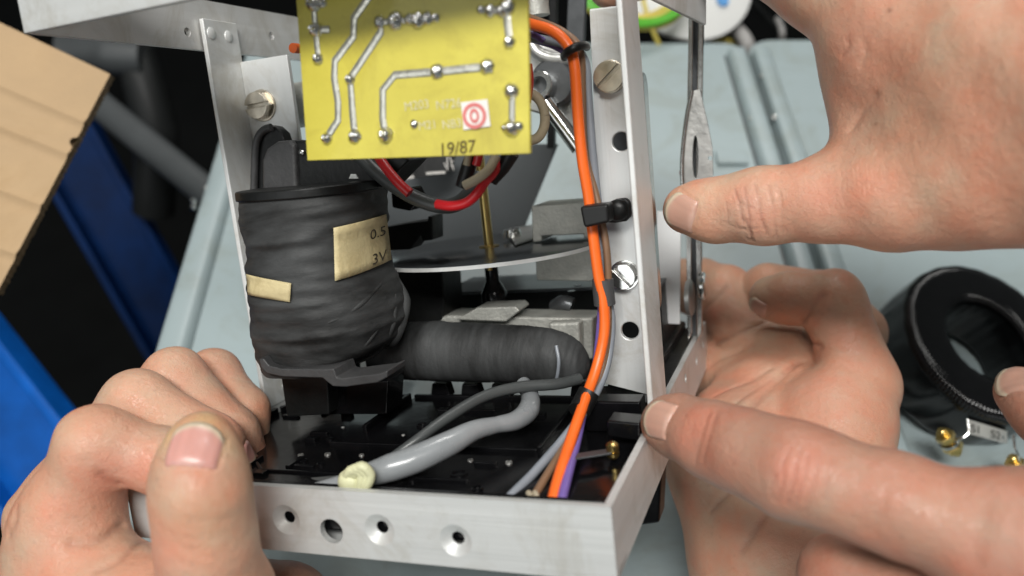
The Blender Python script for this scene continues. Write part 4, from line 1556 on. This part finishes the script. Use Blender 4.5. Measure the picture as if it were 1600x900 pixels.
def skin_material():
    m, nt, b = new_mat('skin')
    N, L = nt.nodes, nt.links
    at = N.new('ShaderNodeAttribute')
    at.attribute_name = 'tint'
    tc_ = N.new('ShaderNodeTexCoord')
    n1 = N.new('ShaderNodeTexNoise')
    n1.inputs['Scale'].default_value = 95
    n1.inputs['Detail'].default_value = 5
    n1.inputs['Roughness'].default_value = .6
    L.new(tc_.outputs['Object'], n1.inputs['Vector'])
    cr = N.new('ShaderNodeValToRGB')
    cr.color_ramp.elements[0].position = .32
    cr.color_ramp.elements[0].color = (1.06, .84, .78, 1)
    cr.color_ramp.elements[1].position = .7
    cr.color_ramp.elements[1].color = (.96, 1.05, 1.06, 1)
    L.new(n1.outputs['Fac'], cr.inputs[0])
    mx = N.new('ShaderNodeMix')
    mx.data_type = 'RGBA'
    mx.blend_type = 'MULTIPLY'
    mx.inputs[0].default_value = 1
    L.new(at.outputs['Color'], mx.inputs[6])
    L.new(cr.outputs[0], mx.inputs[7])
    # uneven redness and small freckles
    n3 = N.new('ShaderNodeTexNoise')
    n3.inputs['Scale'].default_value = 38
    n3.inputs['Detail'].default_value = 3
    L.new(tc_.outputs['Object'], n3.inputs['Vector'])
    c3 = N.new('ShaderNodeValToRGB')
    c3.color_ramp.elements[0].position, c3.color_ramp.elements[1].position = .35, .68
    c3.color_ramp.elements[0].color = (1.04, .90, .86, 1)
    c3.color_ramp.elements[1].color = (.97, 1.02, 1.0, 1)
    L.new(n3.outputs['Fac'], c3.inputs[0])
    m3 = N.new('ShaderNodeMix')
    m3.data_type = 'RGBA'
    m3.blend_type = 'MULTIPLY'
    m3.inputs[0].default_value = 1
    L.new(mx.outputs[2], m3.inputs[6])
    L.new(c3.outputs[0], m3.inputs[7])
    vf = N.new('ShaderNodeTexVoronoi')
    vf.inputs['Scale'].default_value = 240
    L.new(tc_.outputs['Object'], vf.inputs['Vector'])
    fr_ = N.new('ShaderNodeMapRange')
    fr_.inputs['From Min'].default_value, fr_.inputs['From Max'].default_value = .05, .22
    fr_.inputs['To Min'].default_value, fr_.inputs['To Max'].default_value = .90, 1.0
    L.new(vf.outputs['Distance'], fr_.inputs[0])
    m4 = N.new('ShaderNodeMix')
    m4.data_type = 'RGBA'
    m4.blend_type = 'MULTIPLY'
    m4.inputs[0].default_value = 1
    L.new(m3.outputs[2], m4.inputs[6])
    L.new(fr_.outputs[0], m4.inputs[7])
    L.new(m4.outputs[2], b.inputs['Base Color'])
    rm = N.new('ShaderNodeMapRange')
    rm.inputs['To Min'].default_value, rm.inputs['To Max'].default_value = .33, .52
    L.new(n1.outputs['Fac'], rm.inputs[0])
    L.new(rm.outputs[0], b.inputs['Roughness'])
    b.inputs['Subsurface Weight'].default_value = .17
    b.inputs['Subsurface Radius'].default_value = (1.0, .35, .18)
    b.inputs['Subsurface Scale'].default_value = .0035
    b.inputs['Roughness'].default_value = .46
    b.inputs['Specular IOR Level'].default_value = .42
    v1 = N.new('ShaderNodeTexVoronoi')
    v1.feature = 'DISTANCE_TO_EDGE'
    v1.inputs['Scale'].default_value = 900
    v1.inputs['Randomness'].default_value = 1
    wv = N.new('ShaderNodeTexNoise')
    wv.inputs['Scale'].default_value = 420
    wv.inputs['Detail'].default_value = 4
    mpg = N.new('ShaderNodeMapping')
    L.new(tc_.outputs['Object'], mpg.inputs[0])
    ad = N.new('ShaderNodeMixRGB')
    ad.inputs[0].default_value = .004
    L.new(mpg.outputs[0], ad.inputs[1])
    L.new(wv.outputs['Color'], ad.inputs[2])
    L.new(tc_.outputs['Object'], wv.inputs['Vector'])
    L.new(ad.outputs[0], v1.inputs['Vector'])
    mr = N.new('ShaderNodeMapRange')
    mr.inputs['From Max'].default_value = .12
    L.new(v1.outputs['Distance'], mr.inputs[0])
    b1n = N.new('ShaderNodeBump')
    b1n.inputs['Strength'].default_value = .38
    b1n.inputs['Distance'].default_value = .00025
    L.new(mr.outputs[0], b1n.inputs['Height'])
    b2n = N.new('ShaderNodeBump')
    b2n.inputs['Strength'].default_value = .42
    b2n.inputs['Distance'].default_value = .0008
    L.new(wv.outputs['Fac'], b2n.inputs['Height'])
    L.new(b1n.outputs[0], b2n.inputs['Normal'])
    L.new(b2n.outputs[0], b.inputs['Normal'])
    return m


SKIN = skin_material()
NAIL = mat('fingernail', (0.52, 0.31, 0.235), 0.36, 0, .06, 120, 0.03, 400, coat=.12)
NAIL.node_tree.nodes['Principled BSDF'].inputs['Subsurface Weight'].default_value = .2
NAIL.node_tree.nodes['Principled BSDF'].inputs['Subsurface Radius'].default_value = (.002, .0008, .0005)


NAIL_PINK = NAIL.copy()
NAIL_PINK.name = 'pink_fingernail'
for _e, _c in zip([n for n in NAIL_PINK.node_tree.nodes if n.type == 'VALTORGB'][0].color_ramp.elements, ((.50, .25, .21, 1), (.56, .30, .25, 1))):
    _e.color = _c


for _m, _c in ((NAIL, (.50, .29, .22)), (NAIL_PINK, (.54, .275, .235))):
    _m['nail'] = _c
    _nt = _m.node_tree
    _a = _nt.nodes.new('ShaderNodeAttribute')
    _a.attribute_name = 'tint'
    _nt.links.new(_a.outputs['Color'], _nt.nodes['Principled BSDF'].inputs['Base Color'])


def make_hand(hand, label, base_col, spots, lo, hi, nails=(), h=.0010, group=None, nail_mat=None):
    frames = []
    for (px, py, dirp, wid, ln, tilt) in nails:
        fr_ = hand.nail_frame(px, py, dirp, tilt)
        frames.append((fr_, wid, ln))
        nail_groove(hand, fr_, wid, ln)
    v, f = grid_mesh(hand.field, lo, hi, h)
    org = v.mean(0)
    # finer mesh along creases and nails, pushed back onto the skin
    bm = bmesh.new()
    bv = [bm.verts.new(x) for x in v.tolist()]
    for q in f.tolist():
        bm.faces.new([bv[i] for i in q])
    for lev in (1, 2):
        bm.verts.ensure_lookup_table()
        P = np.array([x.co[:] for x in bm.verts])
        dmin = np.full(len(P), 1.0)
        for pl, wd, dep in hand.grooves:
            if wd > .0016:
                continue
            lo_, hi_ = pl.min(0) - .004, pl.max(0) + .004
            ix = np.where(((P > lo_) & (P < hi_)).all(1))[0]
            for a, b in zip(pl[:-1], pl[1:]):
                d, _ = seg_dist(P[ix], a, b)
                dmin[ix] = np.minimum(dmin[ix], d)
        near = dmin < (.0026 if lev == 1 else .0016)
        ed = [e_ for e_ in bm.edges if near[e_.verts[0].index] and near[e_.verts[1].index]]
        n_old = len(bm.verts)
        bmesh.ops.subdivide_edges(bm, edges=ed, cuts=1, use_grid_fill=True)
        bm.verts.index_update()
        bm.verts.ensure_lookup_table()
    P = np.array([x.co[:] for x in bm.verts])
    mv = np.arange(len(v), len(P))
    for _ in range(2):
        Q = P[mv]
        e0 = .0001
        fv = hand.field(Q)
        g = np.stack([hand.field(Q + e0 * np.eye(3)[i]) - fv for i in range(3)], 1) / e0
        g /= np.maximum(np.linalg.norm(g, axis=1)[:, None], .3)
        P[mv] = Q - np.clip(fv, -.0006, .0006)[:, None] * g
    v = P
    f = [[x.index for x in q.verts] for q in bm.faces]
    bm.free()
    me = bpy.data.meshes.new('hand')
    me.from_pydata((v - org).tolist(), [], f)
    me.update()
    o = bpy.data.objects.new('hand', me)
    COL.objects.link(o)
    o.location = org
    me.materials.append(SKIN)
    me.polygons.foreach_set('use_smooth', [True] * len(me.polygons))
    col = np.tile(np.array(base_col, float), (len(v), 1))
    for (px, py, rmm, c, wgt) in spots:
        q = hand.hit(px, py)
        if q is None:
            continue
        d = np.linalg.norm(v - q, axis=1)
        wv = (wgt * np.exp(-(d / (rmm / 1000)) ** 2))[:, None]
        col = col * (1 - wv) + np.array(c) * wv
    for pl, wd, wgt, c in hand.tints:
        lo_, hi_ = pl.min(0) - .003, pl.max(0) + .003
        ix = np.where(((v > lo_) & (v < hi_)).all(1))[0]
        dm = np.full(len(ix), 1.0)
        for a, b in zip(pl[:-1], pl[1:]):
            d, _ = seg_dist(v[ix], a, b)
            dm = np.minimum(dm, d)
        wv = (wgt * np.exp(-(dm / wd) ** 2))[:, None]
        col[ix] = col[ix] * (1 - wv) + np.array(c) * wv
    ca = me.color_attributes.new('tint', 'FLOAT_COLOR', 'POINT')
    ca.data.foreach_set('color', np.concatenate([col, np.ones((len(v), 1))], 1).ravel())
    bpy.context.view_layer.update()
    for fr_, wid, ln in frames:
        add_nail(hand, fr_, wid, ln, o, nail_mat or NAIL)
    tag(o, label, 'hand', group)
    return o

BASE = (0.52, 0.322, 0.228)
RED = (0.50, 0.215, 0.155)
PINK = (0.53, 0.30, 0.225)
PALE = (0.57, 0.40, 0.29)
SHADE_TAN = (0.38, 0.235, 0.155)  # shade put into skin colour: hollow by the thumb web, thumb under another hand

# ---- left hand gripping the lower left corner of the frame
hl = Hand([
    (.004, .004, [[J(66, 805, .262, 54), J(214, 628, .255, 49), J(330, 692, .25, 43), J(378, 742, .262, 36)]]),      # middle finger
    (.0018, .004, [[J(120, 740, .29, 46), J(272, 592, .276, 46), J(365, 678, .268, 37), J(390, 716, .272, 29)]]),     # ring finger
    (.0018, .004, [[J(190, 690, .31, 42), J(334, 588, .296, 40), J(386, 640, .286, 33), J(396, 690, .285, 25)]]),     # little finger
    (.0025, .006, [[J(92, 880, .244, 86), J(108, 815, .238, 76), J(150, 694, .233, 54), J(262, 722, .236, 47), J(330, 742, .25, 42)]]),  # index finger
    (.009, .010, [[J(78, 915, .255, 84), J(130, 1010, .25, 140), J(60, 1250, .24, 190)], [J(300, 985, .25, 118), J(438, 968, .262, 88)], [J(10, 1030, .26, 110), J(130, 1010, .25, 140)],
                  [J(120, 900, .235, 80), J(250, 980, .225, 110)]]),
    (.004, .007, [[J(316, 693, .205, 45), J(313, 722, .2035, 57), J(314, 772, .202, 65), J(319, 812, .2035, 61), J(324, 860, .205, 66), J(338, 930, .212, 80), J(300, 1050, .23, 120)]]),  # thumb
])
hl.line([(262, 808), (310, 815), (372, 806)], .0014, .0002)
hl.line([(158, 742), (170, 752), (186, 758)], .0012, .0012, .5, (.22, .06, .04))
hl.line([(235, 700), (250, 720)], .0010, .0005)
hl.line([(110, 850), (150, 846), (192, 820)], .0013, .0009, .28)
hl.line([(150, 892), (190, 872), (222, 845)], .0012, .0007, .28)
hl.line([(12, 836), (22, 815), (24, 795)], .0012, .0008, .28)
make_hand(hl, 'left hand gripping the lower left corner of the relay frame with its thumb in front', BASE,
          [(178, 738, 9, RED, .55), (200, 735, 10, PINK, .5), (300, 752, 8, (.50, .235, .175), .7), (310, 825, 9, (.53, .37, .24), .5), (215, 608, 9, PALE, .6), (271, 556, 8, PALE, .4), (136, 668, 9, PALE, .5),  # PALE spots: highlights on the bent knuckles painted into the skin
           (300, 800, 11, (.50, .35, .24), .5), (318, 658, 4.5, (.55, .44, .24), .85), (262, 680, 4, (.53, .41, .23), .7), (352, 690, 4, (.53, .40, .25), .6), (240, 870, 12, PINK, .7), (450, 885, 20, (.40, .21, .155), .6), (395, 700, 6, RED, .4),
           (405, 650, 6, (.45, .275, .175), .4)],
          U(150, 800, .25) - np.array([.075, .085, .085]), U(150, 800, .25) + np.array([.085, .085, .075]),
          nails=[(304, 694, (.10, -1, .05), .0138, .0112, (0, -.18, 0)), (389, 706, (.25, 1, .1), .0065, .0075, (.5, .0, 0))], nail_mat=NAIL_PINK)

# ---- upper right hand pressing with the thumb against the right post
ha = Hand([
    (.004, .005, [[J(1068, 328, .264, 31), J(1088, 327, .262, 39), J(1120, 328, .258, 46), J(1190, 322, .25, 57), J(1290, 313, .241, 62), J(1400, 300, .232, 90), J(1520, 270, .222, 116), J(1660, 235, .215, 140)]]),   # thumb
    (.020, .016, [[J(1376, 100, .247, 52), J(1378, 205, .247, 54)], [J(1380, 150, .245, 60), J(1500, 160, .236, 80)]]),                                             # web of the thumb
    (.016, .010, [[J(1410, 55, .232, 92), J(1300, -38, .25, 78), J(1150, -100, .275, 62), J(1020, -70, .30, 50), J(957, -27, .31, 40)],
                  [J(1410, 55, .232, 98), J(1560, 90, .215, 140), J(1750, 120, .2, 200)], [J(1520, 160, .222, 100), J(1700, 190, .205, 170)], [J(1420, 20, .235, 100), J(1600, -80, .215, 150)]]),
    (.010, .010, [[J(1750, 120, .2, 200), J(2100, 60, .2, 200)]]),
])
for pts, w_, d_, t_ in (([(1148, 296), (1154, 315), (1160, 340), (1170, 376)], .0005, .0004, .35), ([(1163, 290), (1166, 312), (1171, 335), (1172, 352)], .0004, .0003, .35),
                        ([(1178, 286), (1184, 310), (1190, 340), (1200, 366)], .0005, .0005, .45), ([(1166, 345), (1172, 358), (1176, 377)], .0005, .0006, .6),
                        ([(1200, 290), (1207, 320), (1212, 350), (1214, 374)], .0005, .0003, .2), ([(1218, 296), (1222, 330), (1224, 365)], .0006, .0002, .1),
                        ([(1158, 318), (1168, 322), (1178, 325)], .0004, .0002, .3), ([(1135, 318), (1138, 335), (1136, 352)], .0005, .0002, .15), ([(1140, 352), (1160, 358), (1185, 356)], .0005, .0003, .2)):
    ha.line(pts, w_, d_, t_)
ha.line([(1322, 62), (1326, 72), (1316, 86)], .0007, .0005, .35)
ha.line([(1345, 60), (1352, 78), (1346, 100)], .0010, .0003)
for k_ in range(9):
    ha.line([(1312 + 7 * k_, 262 - 3 * k_), (1316 + 7 * k_, 280), (1314 + 8 * k_, 300)], .0005, .00016)
ha.line([(1368, 150), (1345, 175), (1330, 200)], .0012, .0006)
ha.line([(1320, 243), (1400, 232), (1440, 200)], .004, .0006)
make_hand(ha, 'right-hand side hand reaching from the top right with its thumb pressed on the post', BASE,
          [(1160, 305, 3.2, RED, .55), (1172, 318, 2.6, RED, .55), (1185, 345, 3, RED, .4), (1160, 335, 10, PINK, .5), (1280, 300, 14, PINK, .35), (1110, 300, 6, PALE, .4), (1330, 60, 9, RED, .35), (1340, 150, 11, (.44, .25, .18), .55),
           (1390, 16, .7, (.16, .07, .05), .9), (1423, 213, .8, (.14, .06, .05), .9), (1369, 194, .6, (.2, .09, .06), .8), (1500, 40, 22, (.46, .31, .22), .4), (1420, 180, 14, SHADE_TAN, .45), (1560, 200, 20, SHADE_TAN, .2)],
          U(1400, 180, .24) - np.array([.10, .060, .075]), U(1400, 180, .24) + np.array([.095, .095, .085]),
          nails=[(1062, 334, (-1, .03, .1), .0120, .0115, (.0, .30, .05))])

# ---- right hand behind, palm up, holding the right side of the base
hb = Hand([
    (.004, .004, [[J(1198, 452, .362, 41), J(1290, 468, .37, 43), J(1340, 520, .365, 45)]]),                        # index finger behind the thumb
    (.0015, .004, [[J(1040, 440, .392, 40), J(1095, 450, .385, 44), J(1130, 466, .374, 50), J(1170, 530, .364, 50), J(1230, 590, .356, 55)]]),   # middle finger
    (.0015, .005, [[J(1050, 560, .392, 45), J(1110, 570, .376, 50), J(1180, 600, .355, 60)]]),                       # ring finger
    (.006, .012, [[J(1190, 640, .342, 80), J(1170, 720, .330, 118), J(1225, 880, .312, 135), J(1260, 1100, .30, 150)], [J(1230, 640, .342, 90), J(1290, 760, .318, 110)], [J(1235, 560, .356, 62), J(1300, 640, .338, 70)], [J(1270, 520, .362, 40), J(1310, 590, .345, 50)]]),   # palm
    (.004, .012, [[J(1343, 602, .319, 58), J(1300, 670, .314, 84), J(1280, 790, .304, 98), J(1260, 960, .30, 130)]]),                        # ball of the thumb
    (.004, .005, [[J(1205, 466, .338, 34), J(1232, 466, .334, 38), J(1300, 470, .326, 46), J(1345, 598, .320, 57)]]),   # thumb
])
hb.line([(1118, 536), (1150, 524), (1194, 506)], .0012, .0013, .28)
hb.line([(1256, 498), (1269, 481), (1286, 462)], .0011, .0010, .28)
hb.line([(1256, 498), (1258, 523), (1281, 540)], .0011, .0010, .28)
hb.line([(1165, 650), (1190, 618), (1219, 590), (1250, 565), (1281, 542)], .0013, .0012, .28)
hb.line([(1115, 619), (1165, 598), (1205, 575)], .0010, .0007, .28)
hb.line([(1140, 640), (1175, 612), (1210, 590)], .0009, .0005, .28)
hb.line([(1102, 481), (1118, 468), (1136, 448)], .0010, .0009, .28)
hb.line([(1090, 590), (1130, 560), (1160, 548)], .0010, .0004, .28)
hb.line([(1160, 860), (1210, 790), (1260, 740)], .0016, .0005, .28)
hb.line([(1110, 800), (1150, 760), (1180, 720)], .0012, .0004, .28)
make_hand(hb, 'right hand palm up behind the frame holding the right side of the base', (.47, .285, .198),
          [(1260, 455, 12, SHADE_TAN, .5), (1140, 620, 16, (.42, .23, .165), .6), (1300, 610, 18, PINK, .45), (1120, 470, 9, (.44, .25, .18), .5), (1115, 490, 4, RED, .5), (1100, 740, 14, (.43, .24, .175), .4), (1200, 840, 18, PALE, .3)],
          U(1230, 680, .33) - np.array([.065, .075, .075]), U(1230, 680, .33) + np.array([.065, .085, .085]),
          nails=[(1184, 482, (-1, .35, .2), .0075, .0085, (-.2, .7, .0))])

# ---- lower right hand: index finger pointing at the foot of the post
hc = Hand([
    (.004, .006, [[J(1042, 660, .234, 37), J(1060, 666, .231, 44), J(1112, 687, .220, 54), J(1170, 708, .210, 61), J(1240, 734, .201, 70), J(1310, 758, .196, 68), J(1400, 788, .190, 72), J(1550, 838, .182, 93), J(1720, 900, .175, 135)]]),
    (.0015, .006, [[J(1322, 905, .214, 74), J(1450, 940, .202, 84), J(1620, 1000, .19, 120)]]),
    (.004, .006, [[J(1594, 612, .245, 38), J(1630, 640, .238, 45), J(1700, 720, .222, 58), J(1800, 850, .2, 90)]]),
    (.016, .012, [[J(1720, 900, .178, 140), J(1800, 870, .185, 120)], [J(1620, 1000, .19, 120), J(1760, 930, .178, 150)], [J(1760, 930, .178, 150), J(2050, 1000, .18, 180)]]),
])
for pts, w_, d_, t_ in (([(1235, 700), (1222, 730), (1224, 752), (1214, 785)], .0006, .0003, .10), ([(1250, 705), (1243, 730), (1240, 755), (1230, 790)], .0006, .0004, .15),
                        ([(1262, 712), (1258, 735), (1252, 760), (1240, 792)], .0006, .0003, .08), ([(1280, 705), (1275, 735), (1268, 765), (1258, 800)], .0008, .0002, .05),
                        ([(1212, 742), (1205, 765), (1208, 780)], .0006, .0002, .15), ([(1300, 715), (1296, 745), (1288, 780)], .0008, .0002, .08)):
    hc.line(pts, w_, d_, t_)
for x0 in (1092, 1104):
    hc.line([(x0 + 16, 645), (x0 + 4, 680), (x0 - 6, 720)], .0009, .0003)
hc.line([(1385, 760), (1375, 800), (1362, 830)], .0014, .0003)
hc.line([(1540, 790), (1525, 840), (1520, 880)], .002, .0004)
make_hand(hc, 'hand in the lower right foreground pointing its index finger at the foot of the post', (.36, .205, .148),  # darker than the other hands: the shade over it is put into the base colour
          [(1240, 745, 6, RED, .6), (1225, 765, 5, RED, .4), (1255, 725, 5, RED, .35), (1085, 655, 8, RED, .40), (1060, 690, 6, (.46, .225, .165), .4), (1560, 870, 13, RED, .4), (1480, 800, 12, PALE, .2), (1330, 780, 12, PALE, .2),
           (1592, 600, 6, PINK, .5), (1400, 885, 15, (.33, .19, .135), .5)],  # last spot: shade below the index finger painted into the skin
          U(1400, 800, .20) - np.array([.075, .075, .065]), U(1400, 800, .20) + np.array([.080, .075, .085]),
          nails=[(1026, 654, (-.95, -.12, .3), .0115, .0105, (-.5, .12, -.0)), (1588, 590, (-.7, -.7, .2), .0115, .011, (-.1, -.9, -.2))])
